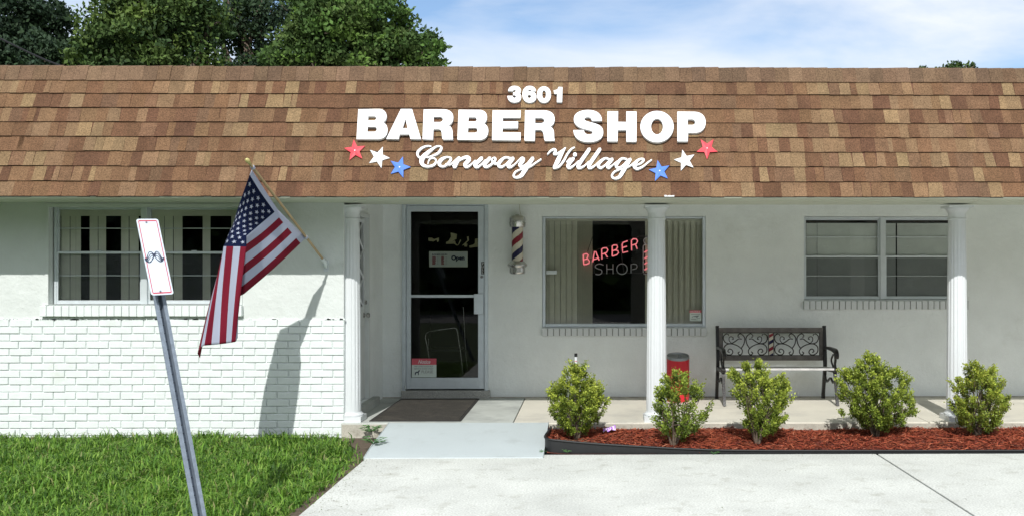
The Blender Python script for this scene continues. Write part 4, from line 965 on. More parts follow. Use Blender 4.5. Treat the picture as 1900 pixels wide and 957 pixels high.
for a, b, c, d in ((160,143,1120,143),(160,365,1120,365),(163,143,163,365),(1119,143,1119,365),(612,143,618,365),(666,143,670,365)): g.tube([bpt(a, b), bpt(c, d)], .0045, 6)
SC = ([(232,335),(215,325),(228,303),(252,308),(264,332),(248,356),(212,357),(180,330),(178,285),(210,255),(262,252),(318,274),(356,310),(352,348),(330,358),(316,340),(332,328)],
      [(200,152),(176,170),(172,205),(196,240),(245,248),(290,225),(322,202),(352,205)], [(272,193),(250,180),(230,188),(228,218),(248,243)],
      [(262,190),(270,205),(255,208)], [(314,168),(332,152),(358,160),(380,190),(380,225),(368,262),(346,296)], [(314,168),(318,184),(332,182)], [(200,152),(220,158),(222,172)])
g2 = MB()
for uo in (0, 503):
    for mir in (0, 1):
        for st in SC:
            pts = crom(st, 5); th_ = .0058
            if st is SC[2] or st is SC[3] or st is SC[5] or st is SC[6]: th_ = .0042
            g2.tube([bpt((776 - p[0] if mir else p[0]) + uo, p[1]) for p in pts], th_ * 1.12, 6)
g.v, off_ = g.v, len(g.v); g.add(g2.v, g2.f); g.build('scroll_panel', M['iron'], be, smooth=True, sm_angle=50)
g = MB(); zt_, zb2 = bpt(0, 146).z, bpt(0, 364).z; xa_, xb_ = bpt(620, 0).x, bpt(662, 0).x; nst = 8; hh = (zt_ - zb2) / 6.4
for k in range(-1, 8):
    z0_ = zb2 + k * hh; mi = [0, 1, 0, 2][k % 4]
    pts = [(xa_, z0_), (xb_, z0_ + hh * .75), (xb_, z0_ + hh * 1.75), (xa_, z0_ + hh)]
    pts = [(a, min(max(b, zb2), zt_)) for a, b in pts]
    if max(p[1] for p in pts) - min(p[1] for p in pts) > .001: g.add([(a, DBk - .008, b) for a, b in pts], [(0,1,2,3)], mi)
g.box(xa_, xb_, DBk - .0075, DBk + .004, zb2, zt_, 2); g.build('striped_pole_emblem', [M['poleW'], M['poleR'], M['poleB']], be)
# seat slats
zs = ZP + .40; fy = 10.50; zf = at(1440, 683, fy).z
g = MB()
for k in range(5):
    y0_ = fy + k * .088; zz_ = zf - .010 - k * .006; g.box(xl + .015, xr - .0, y0_, y0_ + .075, zz_ - .012, zz_ + .012)
g.build('seat', M['seatwood'], be, bevel=.005)
# cast iron ends
def flat_bar(g, pts, x, wx, r=None):
    """bar following (y, z, thickness) points, wx wide"""
    C = crom(pts, 6); k = len(C); Lp, Rp = [], []
    for i in range(k):
        t = C[min(i+1, k-1)][:2] - C[max(i-1, 0)][:2]; ln = math.hypot(*t) or 1; n_ = (-t[1]/ln, t[0]/ln); h_ = C[i][2] / 2
        Lp.append((C[i][0] + n_[0]*h_, C[i][1] + n_[1]*h_)); Rp.append((C[i][0] - n_[0]*h_, C[i][1] - n_[1]*h_))
    b = len(g.v)
    for i in range(k):
        for (q_, xo) in ((Lp[i], -wx/2), (Rp[i], -wx/2), (Rp[i], wx/2), (Lp[i], wx/2)): g.v.append((x + xo, q_[0], q_[1]))
    for i in range(k - 1):
        for c_ in range(4): g.f.append((b+4*i+c_, b+4*i+(c_+1) % 4, b+4*i+4+(c_+1) % 4, b+4*i+4+c_)); g.mi.append(0)
    g.f += [(b, b+1, b+2, b+3), (b+4*k-1, b+4*k-2, b+4*k-3, b+4*k-4)]; g.mi += [0, 0]
ztop = bpt(0, 84).z
for x_ in (xl + .004, xr - .004):
    g = MB(); sz = zf - .03
    flat_bar(g, [(11.075, ZP, .05), (11.06, ZP + .1, .035), (11.0, sz - .05, .045), (10.985, sz + .05, .055), (11.0, sz + .2, .045), (11.025, ztop - .06, .04), (11.035, ztop + .01, .05)], x_, .034)
    flat_bar(g, [(10.44, ZP, .05), (10.455, ZP + .06, .03), (10.49, ZP + .18, .03), (10.53, sz - .06, .04), (10.56, sz, .05)], x_, .030)
    flat_bar(g, [(10.50, sz, .035), (10.75, sz - .012, .035), (11.0, sz - .02, .04)], x_, .030)
    flat_bar(g, [(10.53, sz - .1, .018), (10.62, sz - .14, .016), (10.72, sz - .10, .016), (10.80, sz - .12, .016), (10.92, sz - .16, .016), (10.985, sz - .08, .018)], x_, .02)
    flat_bar(g, [(11.0, sz + .21, .03), (10.85, sz + .225, .03), (10.66, sz + .225, .034), (10.53, sz + .215, .045), (10.47, sz + .185, .04), (10.475, sz + .150, .03), (10.50, sz + .145, .02)], x_, .040)
    flat_bar(g, [(10.52, sz + .01, .035), (10.545, sz + .07, .022), (10.52, sz + .13, .022), (10.545, sz + .20, .022)], x_, .022)
    flat_bar(g, [(10.60, sz + .02, .016), (10.70, sz + .10, .014), (10.62, sz + .17, .014)], x_, .016)
    g.tube([Vector((x_ - .02, 10.515, sz + .012)), Vector((x_ + .02, 10.515, sz + .012))], .024, 14)
    g.build('end_frame', M['iron'], be, bevel=.003)

# red can bin
D = 10.86; cx = X(1258, D); r0 = (X(1279, D) - X(1237, D)) / 2; zt_ = Z(659, D)
rc = thing('rubbish_bin', (cx, D, ZP), 'tall red cylindrical bin with silver lid beside the middle column', 'bin')
g = MB(); g.lathe([(r0*.93, ZP), (r0*.96, ZP + .01), (r0, ZP + .035), (r0, zt_ - .03)], (cx, D, 0), 56); g.v = [(a, b, c + (b - D) * .20) if c > zt_ - .05 else (a, b, c) for a, b, c in g.v]; g.build('body', M['redcan'], rc, smooth=True, sm_angle=40)
g = MB(); g.lathe([(r0, zt_ - .0295), (r0*1.01, zt_ - .026), (r0*.985, zt_ - .008), (r0*.97, zt_), (r0*.93, zt_ - .002), (r0*.90, zt_ - .016), (r0*.1, zt_ - .016)], (cx, D, 0), 56)
for k in range(2): pass
g.v = [(a, b, c + (b - D) * .20) for a, b, c in g.v]; g.build('lid', M['canlid'], rc, smooth=True, sm_angle=30)
g = MB(); g.tube([Vector((cx + .02 + .03*math.cos(a), D - .03 + .045*math.sin(a), zt_ - .005 + (-.03 + .045*math.sin(a)) * .20)) for a in [2*math.pi*k/16 for k in range(17)]], .006, 6); g.build('pull_tab', M['canlid'], rc)

# white stake
D = 9.22; p = at(1068.5, 655, D)
stk = thing('marker_stake', (p.x, D, 0), 'thin white stake with black cap rising behind the leftmost shrub', 'stake')
g = MB(); g.tube([(p.x, D, .0), (p.x, D, p.z - .03)], .0125, 14); g.build('stake', M['trim'], stk, smooth=True, sm_angle=50)
g = MB(); g.tube([(p.x, D, p.z - .031), (p.x, D, p.z)], .015, 14); g.build('cap', M['black'], stk, smooth=True, sm_angle=50)
g = MB(); g.tube([(p.x, D, p.z - .075), (p.x, D, p.z - .070)], .0128, 14); g.build('band', M['redcan'], stk)

# ================================================================ PLANTING BED
bx0 = X(1018, 9.33) + .012
# black edging
rng2 = random.Random(5)
rim = [(bx0 + .01, 9.31, .085), (bx0 + .003, 9.0, .10), (bx0 - .012, 8.7, .115), (bx0 - .012, 8.52, .120), (bx0 + .02, 8.43, .120), (bx0 + .10, 8.405, .112), (bx0 + .4, 8.40, .085), (bx0 + .8, 8.395, .060), (bx0 + 1.3, 8.39, .034), (bx0 + 2.0, 8.385, .022), (4.0, 8.383, .018), (6.0, 8.383, .018), (9.0, 8.383, .018)]
C = [tuple(c) for c in crom(rim, 6)]
g = MB(); k = len(C)
for i, (x_, y_, z_) in enumerate(C):
    t = np.array(C[min(i+1, k-1)][:2]) - np.array(C[max(i-1, 0)][:2]); t = t / np.linalg.norm(t); nx_, ny_ = t[1], -t[0]; nx_, ny_ = -nx_, -ny_   # inward
    g.v += [(x_, y_, -.04), (x_ , y_, z_), (x_ + nx_*.006*1, y_ + ny_*.006, z_), (x_ + nx_*.006, y_ + ny_*.006, -.04)]
for i in range(k - 1):
    for c_ in range(3): g.f.append((4*i+c_, 4*i+4+c_, 4*i+5+c_, 4*i+1+c_)); g.mi.append(0)
ed = thing('garden_edging', (bx0, 8.5, 0), 'black plastic edging strip round the mulch bed, tall at its left corner', 'edging')
g.build('strip', M['edging'], ed)
g = MB(); g.tube([(a, b, c + .002) for a, b, c in C], .0095, 10); g.build('rolled_rim', M['edging'], ed, smooth=True, sm_angle=50)

def bedz(x, y):
    """surface of the mulch"""
    zf_ = .045 if x > bx0 + .9 else .045
    f = min(1, max(0, (y - 8.40) / .30)); z = .012 + (.058 - .012) * f
    return z + .012 * math.sin(x * 3.1 + 1) * math.sin(y * 5 + x) + .006 * math.sin(x * 11) * math.sin(y * 13)
g = MB(); nx_, ny_ = 150, 24; x1_ = 9.0
for i in range(nx_ + 1):
    for j in range(ny_ + 1):
        x_ = bx0 + .01 + (x1_ - bx0) * i / nx_; y_ = 8.392 + (9.322 - 8.392) * j / ny_; g.v.append((x_, y_, bedz(x_, y_) - .006))
for i in range(nx_):
    for j in range(ny_): o_ = i*(ny_+1)+j; g.f.append((o_, o_+ny_+1, o_+ny_+2, o_+1)); g.mi.append(0)
g.build('mulch_bed', M['mulchb'], kind='structure', smooth=True)
nchip = 36000
cxs = rng.uniform(bx0 + .02, 7.0, nchip); cys = rng.uniform(8.425, 9.318, nchip)
czs = np.array([bedz(a, b) for a, b in zip(cxs, cys)]) + rng.uniform(-.006, .010, nchip)
ln = rng.gamma(3, .007, nchip) + .006; wd = rng.uniform(.0015, .005, nchip); an = rng.normal(0, .75, nchip); ti = rng.normal(0, .28, nchip); ro = rng.uniform(-.8, .8, nchip)
d = np.stack([np.cos(an)*np.cos(ti), np.sin(an)*np.cos(ti), np.sin(ti)], 1) * ln[:, None]
pz = np.stack([-np.sin(an)*np.cos(ro), np.cos(an)*np.cos(ro), np.sin(ro)], 1) * wd[:, None]
c0 = np.stack([cxs, cys, czs], 1)
V4 = np.stack([c0 - d - pz*.5, c0 + d - pz, c0 + d*.95 + pz, c0 - d + pz], 1).reshape(-1, 3)
base = np.array([(.27,.064,.030),(.22,.047,.024),(.34,.098,.050),(.14,.028,.018),(.29,.062,.032),(.09,.020,.013),(.38,.15,.09)])
cc = base[rng.choice(7, nchip, p=[.24,.22,.14,.13,.17,.06,.04])] * rng.uniform(.8, 1.2, (nchip, 1))
brown = (cxs < bx0 + .45) & (cys < 8.75) & (rng.random(nchip) < .55); cc[brown] = np.array([.16,.10,.065]) * rng.uniform(.6, 1.4, (brown.sum(), 1))
fastmesh('mulch', V4, nchip, 4, cc, M['mulch'], label='shredded red wood mulch filling the bed before the porch', cat='mulch', kind='stuff')

# ================================================================ SHRUBS
def leaves_at(P, Nrm, size, rngl, asp=.55):
    """4-point folded leaves"""
    n = len(P); ax = rngl.normal(size=(n, 3)) + Nrm * 1.2 + np.array([0, 0, .5]); ax /= np.linalg.norm(ax, axis=1)[:, None]
    q_ = rngl.normal(size=(n, 3)); sd = np.cross(ax, q_); sd /= np.linalg.norm(sd, axis=1)[:, None]; s = size[:, None]
    return np.stack([P, P + ax*s*.5 + sd*s*asp*.5, P + ax*s, P + ax*s*.5 - sd*s*asp*.5], 1).reshape(-1, 3)
def shrub(base_px, D, prof, cols, wts, label, seed, ntwig=300, nleaf=46, notch=None, yellow=.3, open_=0.0):
    ntwig = int(ntwig * .62)
    rl = np.random.default_rng(seed); b0 = at(base_px[0], base_px[1], D); zb = b0.z
    th = thing('shrub', (b0.x, D, zb - .01), label, 'shrub', 'clipped shrubs along the mulch bed')
    prof = [(a + 8, b, c) for a, b, c in prof]; hs = [p[0] for p in prof]
    def env(py):
        py = min(max(py, hs[0]), hs[-1])
        for a, b in zip(prof, prof[1:]):
            if py <= b[0]: t = (py - a[0]) / (b[0] - a[0]); return a[1] + (b[1]-a[1])*t, a[2] + (b[2]-a[2])*t
        return prof[-1][1:]
    tips, nrm_ = [], []
    while len(tips) < ntwig:
        py = rl.uniform(hs[0], hs[-1]); l_, r_ = env(py); wmax = max(p[2]-p[1] for p in prof)
        if rl.random() > (r_ - l_) / wmax + .12: continue
        c_, w_ = (l_ + r_) / 2, (r_ - l_) / 2
        a = rl.uniform(0, 2*math.pi); lump = 1 + .16 * math.sin(3*a + seed) * math.sin(py*.11 + seed*1.7) + .10 * math.sin(5*a + py*.07*(1 + seed % 3))
        if rl.random() < .15 * (1 - lump) * 10: continue
        rad = rl.uniform(0, 1) ** .30 * (1 + .10 * rl.normal())
        if notch and any((c_ + w_*rad*math.cos(a) - nx)**2 / rx**2 + (py - ny)**2 / ry**2 < 1 for nx, ny, rx, ry in notch): continue
        px = c_ + w_ * rad * math.cos(a) * .93; dd = w_ * rad * math.sin(a) * (D / F) * .9
        p = at(px, py, D + dd); tips.append(p); v = Vector((math.cos(a)*rad, math.sin(a)*rad, .55)); nrm_.append(v.normalized())
    # stems
    g = MB()
    hub = Vector((b0.x, D, zb)); nst = 7; forks = []
    for k in range(nst):
        a = 2*math.pi*k/nst + rl.uniform(-.4, .4); e = hub + Vector((math.cos(a)*.07, math.sin(a)*.07, rl.uniform(.10, .2)))
        g.tube([hub + Vector((math.cos(a)*.012, math.sin(a)*.012, -.03)), hub.lerp(e, .5) + Vector((rl.uniform(-.012,.012), rl.uniform(-.012,.012), 0)), e], [.013, .010, .0075], 6, cap=False); forks.append(e)
    for p in tips[::4]:
        f = min(forks, key=lambda e: (Vector((e.x-p.x, e.y-p.y, 0))).length + rl.uniform(0, .08)); mid = f.lerp(p, .5) + Vector((rl.uniform(-.02,.02), rl.uniform(-.02,.02), -.01))
        g.tube([f, mid, p], [.005, .0035, .0018], 4, cap=False)
    g.build('stems', M['twig'], th)
    P, Nn_, T = [], [], []
    for p, n_ in zip(tips, nrm_):
        m_ = int(nleaf * 2.2 * rl.uniform(.5, 1.4)); tl = rl.uniform(.03, .085); bri = rl.uniform(-.35, .35)
        t = rl.uniform(-.2, 1, m_) ; q_ = np.array(p)[None] + np.outer(t * tl, np.array(n_) * .7 + np.array([0, 0, .55])) + rl.normal(0, .0115, (m_, 3))
        P.append(q_); Nn_.append(np.repeat(np.array(n_)[None], m_, 0)); T.append(np.clip(t, 0, 1) + bri)
    P = np.concatenate(P); Nn_ = np.concatenate(Nn_); T = np.concatenate([np.array(x) for x in T]); n = len(P)
    size = rl.uniform(.015, .027, n)
    ci = rl.choice(len(cols), n, p=wts); cc = np.array(cols)[ci]
    hh = (P[:, 2] - zb) / max(.01, (at(0, hs[0], D).z - zb))
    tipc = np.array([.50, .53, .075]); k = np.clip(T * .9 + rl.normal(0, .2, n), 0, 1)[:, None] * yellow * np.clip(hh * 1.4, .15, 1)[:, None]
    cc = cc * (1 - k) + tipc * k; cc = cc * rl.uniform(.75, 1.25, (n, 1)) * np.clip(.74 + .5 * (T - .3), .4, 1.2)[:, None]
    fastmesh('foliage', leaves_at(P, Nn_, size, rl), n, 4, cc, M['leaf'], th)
GR = [(.13,.21,.026), (.20,.29,.036), (.28,.35,.048), (.08,.13,.020)]
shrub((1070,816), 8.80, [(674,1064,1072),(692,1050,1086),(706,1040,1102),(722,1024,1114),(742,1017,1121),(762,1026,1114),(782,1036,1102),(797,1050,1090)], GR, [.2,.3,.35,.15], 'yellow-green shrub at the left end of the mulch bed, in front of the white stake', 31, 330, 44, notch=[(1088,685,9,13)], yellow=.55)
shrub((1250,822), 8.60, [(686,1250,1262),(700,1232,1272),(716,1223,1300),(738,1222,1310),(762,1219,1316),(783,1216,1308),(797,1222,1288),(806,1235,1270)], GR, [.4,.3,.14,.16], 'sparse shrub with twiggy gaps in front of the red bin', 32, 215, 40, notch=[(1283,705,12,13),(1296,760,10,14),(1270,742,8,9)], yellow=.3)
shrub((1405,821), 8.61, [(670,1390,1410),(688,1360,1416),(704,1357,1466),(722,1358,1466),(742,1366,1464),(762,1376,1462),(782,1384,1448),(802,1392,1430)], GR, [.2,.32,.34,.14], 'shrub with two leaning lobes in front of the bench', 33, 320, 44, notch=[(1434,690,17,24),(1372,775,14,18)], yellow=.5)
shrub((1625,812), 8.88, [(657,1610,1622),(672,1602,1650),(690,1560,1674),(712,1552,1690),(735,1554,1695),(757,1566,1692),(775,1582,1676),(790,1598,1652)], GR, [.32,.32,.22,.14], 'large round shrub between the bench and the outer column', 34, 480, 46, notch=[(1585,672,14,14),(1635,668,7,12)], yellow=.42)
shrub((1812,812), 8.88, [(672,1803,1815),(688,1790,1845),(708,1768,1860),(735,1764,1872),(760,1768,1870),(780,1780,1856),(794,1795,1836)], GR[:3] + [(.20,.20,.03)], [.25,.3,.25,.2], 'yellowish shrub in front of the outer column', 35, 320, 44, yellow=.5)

# purple wrapper on the mulch
g = MB(); rw = random.Random(4); c = at(1131, 803, 9.1); n = 9
th = thing('candy_wrapper', tuple(c), 'crumpled purple and white wrapper lying on the red mulch', 'wrapper')
for i in range(n):
    for j in range(5): g.v.append((c.x + (i/(n-1) - .5)*.12 + rw.uniform(-.004,.004), c.y + (j/4 - .5)*.05 + rw.uniform(-.004,.004), c.z + .03 + (i/(n-1)-.5)*.03 + (j/4)*.035 + rw.uniform(-.013,.013)))
for i in range(n-1):
    for j in range(4): o_ = i*5+j; g.f.append((o_, o_+5, o_+6, o_+1)); g.mi.append(1 if (i*4+j) % 5 in (0, 3) else 0)
g.build('foil', [M['purple'], M['wrapw']], th)
# weeds
def weed(px, py, D, r, nl, label, seed):
    rw = np.random.default_rng(seed); b = at(px, py, D); th = thing('weed', (b.x, D, max(0, b.z)), label, 'weed', 'weeds at the concrete edges'); g = MB()
    for k in range(nl):
        a = rw.uniform(0, 2*math.pi); e = b + Vector((math.cos(a)*r*rw.uniform(.4, 1), math.sin(a)*r*rw.uniform(.4, 1), r*rw.uniform(.15, .6))); g.tube([b, e], .0012, 4)
        u = Vector((math.cos(a), math.sin(a), .1)).normalized(); s_ = u.cross(Vector((0, 0, 1))).normalized(); q = r * .42
        g.add([e - u*q*.3, e + s_*q*.45 + u*q*.3 + Vector((0,0,.004)), e + u*q, e - s_*q*.45 + u*q*.3 + Vector((0,0,.004))], [(0,1,2,3)])
    g.build('weed_leaves', M['weed'], th)
weed(1052, 838, 8.36, .035, 12, 'tiny weed growing against the front of the black edging', 1)
weed(1007, 838, 8.36, .03, 9, 'tiny weed at the corner of ramp and edging', 2)
weed(1325, 841, 8.372, .04, 14, 'low weed at the front edge of the mulch bed', 3)
weed(688, 800, 9.20, .09, 45, 'small weed against the porch kerb beside the ramp', 4)
weed(694, 822, 8.62, .09, 34, 'creeping weed spreading over the left edge of the ramp', 5)

# ================================================================ GRASS
def grass(name, xa, xb, ya, yb, n, label, seed):
    r = np.random.default_rng(seed); x = r.uniform(xa, xb, n); y = r.uniform(ya, yb, n)
    edge = -1.965 - np.clip((y - 8.0) / 1.3, 0, 1)**1.6 * .45
    near = r.random(n); keep = x < edge + .055 * r.normal(0, 1, n); keep &= ~((y > 9.29) & (near < .5))
    cl = .5 + .5*np.sin(x*7.3 + 2*np.sin(y*5.1))*np.sin(y*6.7 + 1.7*np.sin(x*4.3)); keep &= (r.random(n) < .55 + .45*cl)
    x, y, cl = x[keep], y[keep], cl[keep]; n = len(x)
    h = r.gamma(5, .0115, n).clip(.025, .13) * (.65 + .6*cl); w_ = r.uniform(.0026, .0062, n); a = r.uniform(0, 2*np.pi, n); ln = r.uniform(.2, 1.3, n) * h
    bx, by = np.cos(a), np.sin(a); sx, sy = -by*w_, bx*w_; z0 = np.full(n, -.035)
    p0 = np.stack([x - sx, y - sy, z0], 1); p1 = np.stack([x + sx, y + sy, z0], 1)
    m0 = np.stack([x + bx*ln*.35 - sx, y + by*ln*.35 - sy, z0 + h*.62], 1); m1 = np.stack([x + bx*ln*.35 + sx, y + by*ln*.35 + sy, z0 + h*.62], 1)
    t0 = np.stack([x + bx*ln*1.0 - sx*.25, y + by*ln*1.0 - sy*.25, z0 + h*(1.0 - .25*(ln/h))], 1); t1 = np.stack([x + bx*ln*1.0 + sx*.25, y + by*ln*1.0 + sy*.25, z0 + h*(1.0 - .25*(ln/h))], 1)
    Q = np.stack([p0, p1, m1, m0, m0, m1, t1, t0], 1).reshape(-1, 3)
    base = np.array([(.10,.22,.026), (.15,.29,.036), (.24,.38,.065), (.05,.12,.018), (.30,.31,.12)]); c = base[r.choice(5, n, p=[.32,.30,.18,.16,.04])] * r.uniform(.75, 1.25, (n, 1))
    fastmesh(name, Q, 2*n, 4, np.repeat(c, 2, 0), M['grass'], label=label, cat='grass', kind='stuff')
grass('grass', -6.3, -1.85, 5.9, 9.36, 95000, 'green lawn grass between the brick wall and the pavement', 8)

# ================================================================ TREES
def tree(name, base, trunk_h, lobes, cols, label, seed, nclump=34, nleaf=95, leaf=.13, group=None, clump=.55, trunk_r=.28, limbs=True):
    """lobes: (x, y, z, r) big masses; foliage hangs in clumps round each of them"""
    r = np.random.default_rng(seed); th = thing(name, base, label, 'tree', group); b = Vector(base)
    g = MB(); top = b + Vector((0, 0, trunk_h)); g.tube([b + Vector((0,0,-.2)), b + Vector((.05, 0, trunk_h*.5)), top], [trunk_r*1.25, trunk_r, trunk_r*.75], 10)
    for (x, y, z, rr) in lobes:
        e = Vector((x, y, z)); mid = top.lerp(e, .5) + Vector((r.uniform(-.4,.4), r.uniform(-.4,.4), r.uniform(-.2,.3))); g.tube([top - Vector((0,0,.3)), mid, e], [trunk_r*.5, trunk_r*.33, trunk_r*.12], 7)
        for k in range(5):
            d_ = Vector(r.normal(size=3)).normalized(); q = mid.lerp(e, .5 + .1*k); g.tube([q, q.lerp(e + d_*rr*.5, .6) + Vector((0,0,.1)), e + d_*rr*.85], [trunk_r*.18, trunk_r*.11, trunk_r*.04], 5)
    g.build('trunk', M['bark'], th, smooth=True)
    P, C = [], []
    for (x, y, z, rr) in lobes:
        nc = max(5, int(nclump * rr**2 / 2.2))
        for k in range(nc):
            d_ = r.normal(size=3); d_ /= np.linalg.norm(d_); rad = rr * r.uniform(.55, 1.0) ** .6; c = np.array([x, y, z]) + d_ * rad * np.array([1, 1, .85])
            cr_ = clump * r.uniform(.6, 1.3); m_ = int(nleaf * r.uniform(.6, 1.3)); q = r.normal(size=(m_, 3)); q /= np.linalg.norm(q, axis=1)[:, None]; q *= (r.uniform(.3, 1, m_) ** .5)[:, None] * cr_; q[:, 2] *= .6
            P.append(c + q); cc = np.array(cols)[r.integers(len(cols))] * r.uniform(.8, 1.2); C.append(np.repeat(cc[None], m_, 0) * r.uniform(.75, 1.25, (m_, 1)))
    P = np.concatenate(P); C = np.concatenate(C); n = len(P); nn = r.normal(size=(n, 3)); nn[:, 2] += .4; nn /= np.linalg.norm(nn, axis=1)[:, None]
    fastmesh('crown', leaves_at(P, nn, leaf * r.uniform(.6, 1.3, n), r, .6), n, 4, C, M['tleaf'], th)
def lob(px, py, rpx, D): p = at(px, py, D); return (p.x, p.y, p.z, rpx * D / F)
dk = [(.026,.050,.024), (.036,.068,.028), (.018,.038,.020)]; md = [(.050,.090,.022), (.072,.118,.026), (.032,.066,.018), (.10,.155,.03)]; br = [(.065,.13,.024), (.10,.18,.030), (.045,.09,.02)]
D = 27; tree('evergreen_tree', (X(60, D), D, -.03), 6, [lob(-30, 20, 95, D), lob(70, 110, 55, D), lob(75, 40, 45, D+.5), lob(20, 120, 80, D), lob(150, 112, 42, D+1), lob(190, 110, 45, D+1.5), lob(-60, 110, 60, D)], dk, 'dark bluish evergreen tree at the far left behind the roof', 51, nclump=170, clump=.45, leaf=.13)
D = 22; tree('oak_tree', (X(270, D), D, -.03), 4.5, [lob(250, 60, 75, D), lob(320, 90, 62, D), lob(215, 115, 48, D), lob(340, 20, 65, D), lob(270, -10, 80, D+.6), lob(385, 118, 28, D), lob(165, 118, 30, D+.5), lob(190, 62, 30, D), lob(390, 55, 30, D), lob(250, 135, 40, D), lob(330, 140, 40, D), lob(180, 90, 34, D)], md, 'spreading oak tree with mid green foliage behind the left of the roof', 52, nclump=190, clump=.36, leaf=.115)
D = 25; tree('shade_tree', (X(475, D), D, -.03), 5.4, [lob(470, 40, 52, D), lob(520, 70, 42, D), lob(430, 25, 48, D), lob(480, -25, 80, D+1), lob(560, 30, 50, D), lob(500, 118, 34, D+.5), lob(470, 135, 22, D), lob(410, 70, 26, D), lob(450, 75, 30, D+.6), lob(440, 132, 16, D)], dk + md[:1], 'dark thin-leaved tree with bare limbs and sky gaps behind the roof', 53, nclump=80, clump=.42, leaf=.12, trunk_r=.34)
D = 20; tree('maple_tree', (X(650, D), D, -.03), 4.2, [lob(640, 60, 75, D), lob(560, 112, 42, D), lob(735, 98, 46, D), lob(700, 40, 58, D), lob(630, -30, 90, D+.6), lob(785, 112, 44, D), lob(762, 84, 36, D), lob(600, 40, 52, D), lob(520, 125, 34, D), lob(690, 125, 45, D-.3), lob(630, 130, 45, D), lob(575, 80, 45, D)], br + md[:2], 'bright green rounded tree standing behind the shop, right edge against the sky', 54, nclump=210, clump=.31, leaf=.105)
D = 38; tree('distant_tree', (X(1778, D), D, -.03), 7.4, [lob(1762, 132, 17, D), lob(1793, 133, 20, D), lob(1778, 140, 24, D)], md, 'top of a distant tree just above the right end of the roof', 55, nclump=60, nleaf=80, clump=.28, leaf=.12, group='distant treetops above the roof')
D = 38; tree('distant_tree', (X(1711, D), D, -.03), 7.2, [lob(1711, 134, 9, D)], md, 'tiny tip of a distant tree left of the larger treetop at the right', 56, nclump=300, nleaf=70, clump=.14, leaf=.11, group='distant treetops above the roof')
# dry clippings and crumbs of leaf on the paving
r = np.random.default_rng(9); n = 420; x = np.where(r.random(n) < .5, -1.86 + r.gamma(1.3, .12, n), r.uniform(-1.85, 5.0, n)); y = r.uniform(6.2, 8.33, n); z = np.full(n, .004)
P = np.stack([x, y, z], 1); a = r.uniform(0, 2*np.pi, n); ln = r.uniform(.006, .026, n); wd = r.uniform(.0012, .004, n)
d = np.stack([np.cos(a)*ln, np.sin(a)*ln, r.uniform(-.001, .004, n)], 1); q = np.stack([-np.sin(a)*wd, np.cos(a)*wd, np.zeros(n)], 1)
V4 = np.stack([P - d*.5, P + q, P + d*.5, P - q], 1).reshape(-1, 3)
fastmesh('leaf_litter', V4, n, 4, np.array([(.16,.12,.07),(.10,.08,.05),(.22,.20,.10),(.12,.16,.05)])[r.integers(4, size=n)], M['grass'], label='dry grass clippings and leaf crumbs scattered on the pale paving', cat='litter', kind='stuff')
# cable
g = MB(); a, b = at(-40, 52, 13), at(67, 104, 13.6); c = at(135, 131, 14); g.tube(crom([tuple(a), tuple(b), tuple(c)], 8), .012, 6)
g.build('overhead_cable', M['cableb'], label='thin black cable sloping down behind the left end of the roof', cat='cable')
# white scrap on the eave
p = at(1240, 366, DE - .02); g = MB(); rw = random.Random(2)
for k in range(5): xq = p.x - .035 + k*.017; g.box(xq, xq + .02, DE - .03 + rw.uniform(-.004, .004), DE + .0, p.z + .002, p.z + .010 + rw.uniform(0, .008))
g.build('paper_scrap', M['sign'], label='small white scrap lying on the eave above the middle column', cat='scrap', bevel=.002)

# ================================================================ INSIDE THE SHOP
D = 11.85
def zp(x, y, D=D): return at(740 + x/4.557, 540 + y/4.557, D)
ch = thing('folding_chair', tuple(zp(400, 720)), 'chrome tube frame chair just inside the glass door', 'chair')
g = MB(); fr = [(255,560),(235,440),(222,390),(232,352),(262,338),(365,322),(470,309),(490,318),(497,345),(520,500),(545,712)]
g.tube([zp(a, b) for a, b in fr], .010, 10); g.tube([zp(255,560), zp(262, 640, D + .02), zp(270,715, D + .02)], .010, 10)
g.tube([zp(545, 130, D+.45), zp(560, 420, D + .45), zp(578, 665, D+.45)], .010, 10); g.tube([zp(250, 640, D+.45), zp(250, 400, D + .45)], .010, 10)
for q_ in (500,): g.tube([zp(240, q_), zp(250, q_, D + .45)], .008, 8); g.tube([zp(520, q_), zp(565, q_, D+.45)], .008, 8)
g.build('chair_frame', M['chrome'], ch, smooth=True, sm_angle=60)
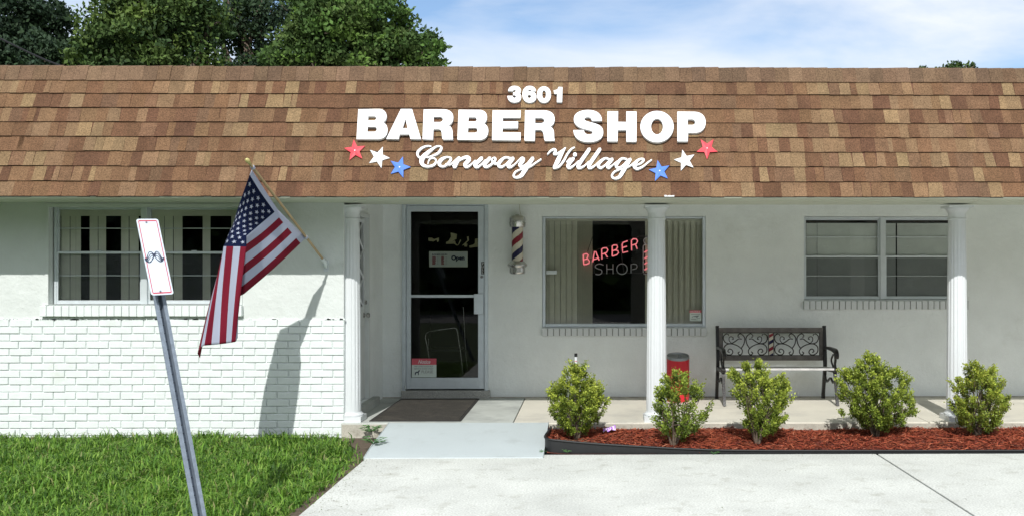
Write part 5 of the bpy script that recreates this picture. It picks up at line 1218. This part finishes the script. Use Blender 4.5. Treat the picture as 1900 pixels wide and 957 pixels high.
g = MB(); a, b = zp(240, 500), zp(520, 500); g.box(a.x + .01, b.x - .01, D + .02, D + .42, a.z - .015, a.z + .015); g.build('seat', M['black'], ch, bevel=.01)
D = 11.45
def yp(x, y): return at(740 + x/5.04, 370 + y/5.04, D)
shapes = (([(272,360),(310,358),(330,372),(378,358),(376,392),(362,402),(355,378),(325,395),(275,388)], 'straight'), ([(482,312),(545,325),(540,372),(495,390),(525,385),(535,415),(555,425),(575,378),(585,380),(562,428),(545,435),(515,415),(440,418),(440,400),(462,388),(485,350)], 'large folded'),
          ([(636,348),(652,346),(654,385),(628,412),(642,418),(636,445),(612,442),(615,428),(590,434),(606,418),(640,385)], 'hook shaped'), ([(712,368),(742,366),(742,445),(660,452),(655,432),(690,424),(708,412)], 'wide'))
for pl, ds in shapes:
    c = yp(*pl[0]); th = thing('paper_cutout', tuple(c), {'straight': 'short cream paper strip hanging leftmost behind the door glass', 'large folded': 'largest folded cream paper cutout above the Open sign', 'hook shaped': 'hook shaped cream paper cutout behind the door glass', 'wide': 'wide cream paper cutout at the right edge of the door glass'}[ds], 'paper cutout', 'cream paper shapes behind the door glass')
    g = MB(); g.prism(pl, lambda u, v, w_: yp(u, v) + Vector((0, w_ + .02 * math.sin(u * .03), 0)), .003); g.build('paper', M['cream'], th)

# tree belt across the road, behind the camera: it is what the shop windows mirror
r = np.random.default_rng(77); n = 60000; x = r.uniform(-38, 38, n); hz_ = 6.5 + 1.6*np.sin(x*.31) + 1.2*np.sin(x*.83 + 1); z = r.uniform(-.1, 1, n) * hz_; y = -17 - r.uniform(0, 5.0, n) + .8*np.sin(x*.9 + z)
P = np.stack([x, y, z], 1); nn = r.normal(size=(n, 3)); nn /= np.linalg.norm(nn, axis=1)[:, None]
fastmesh('tree_belt', leaves_at(P, nn, r.uniform(.4, .9, n), r, .9), n, 4, np.array(dk + md[:2])[r.integers(5, size=n)], M['tleaf'], label='dense belt of trees across the road, mirrored in the glass', cat='trees', kind='stuff')
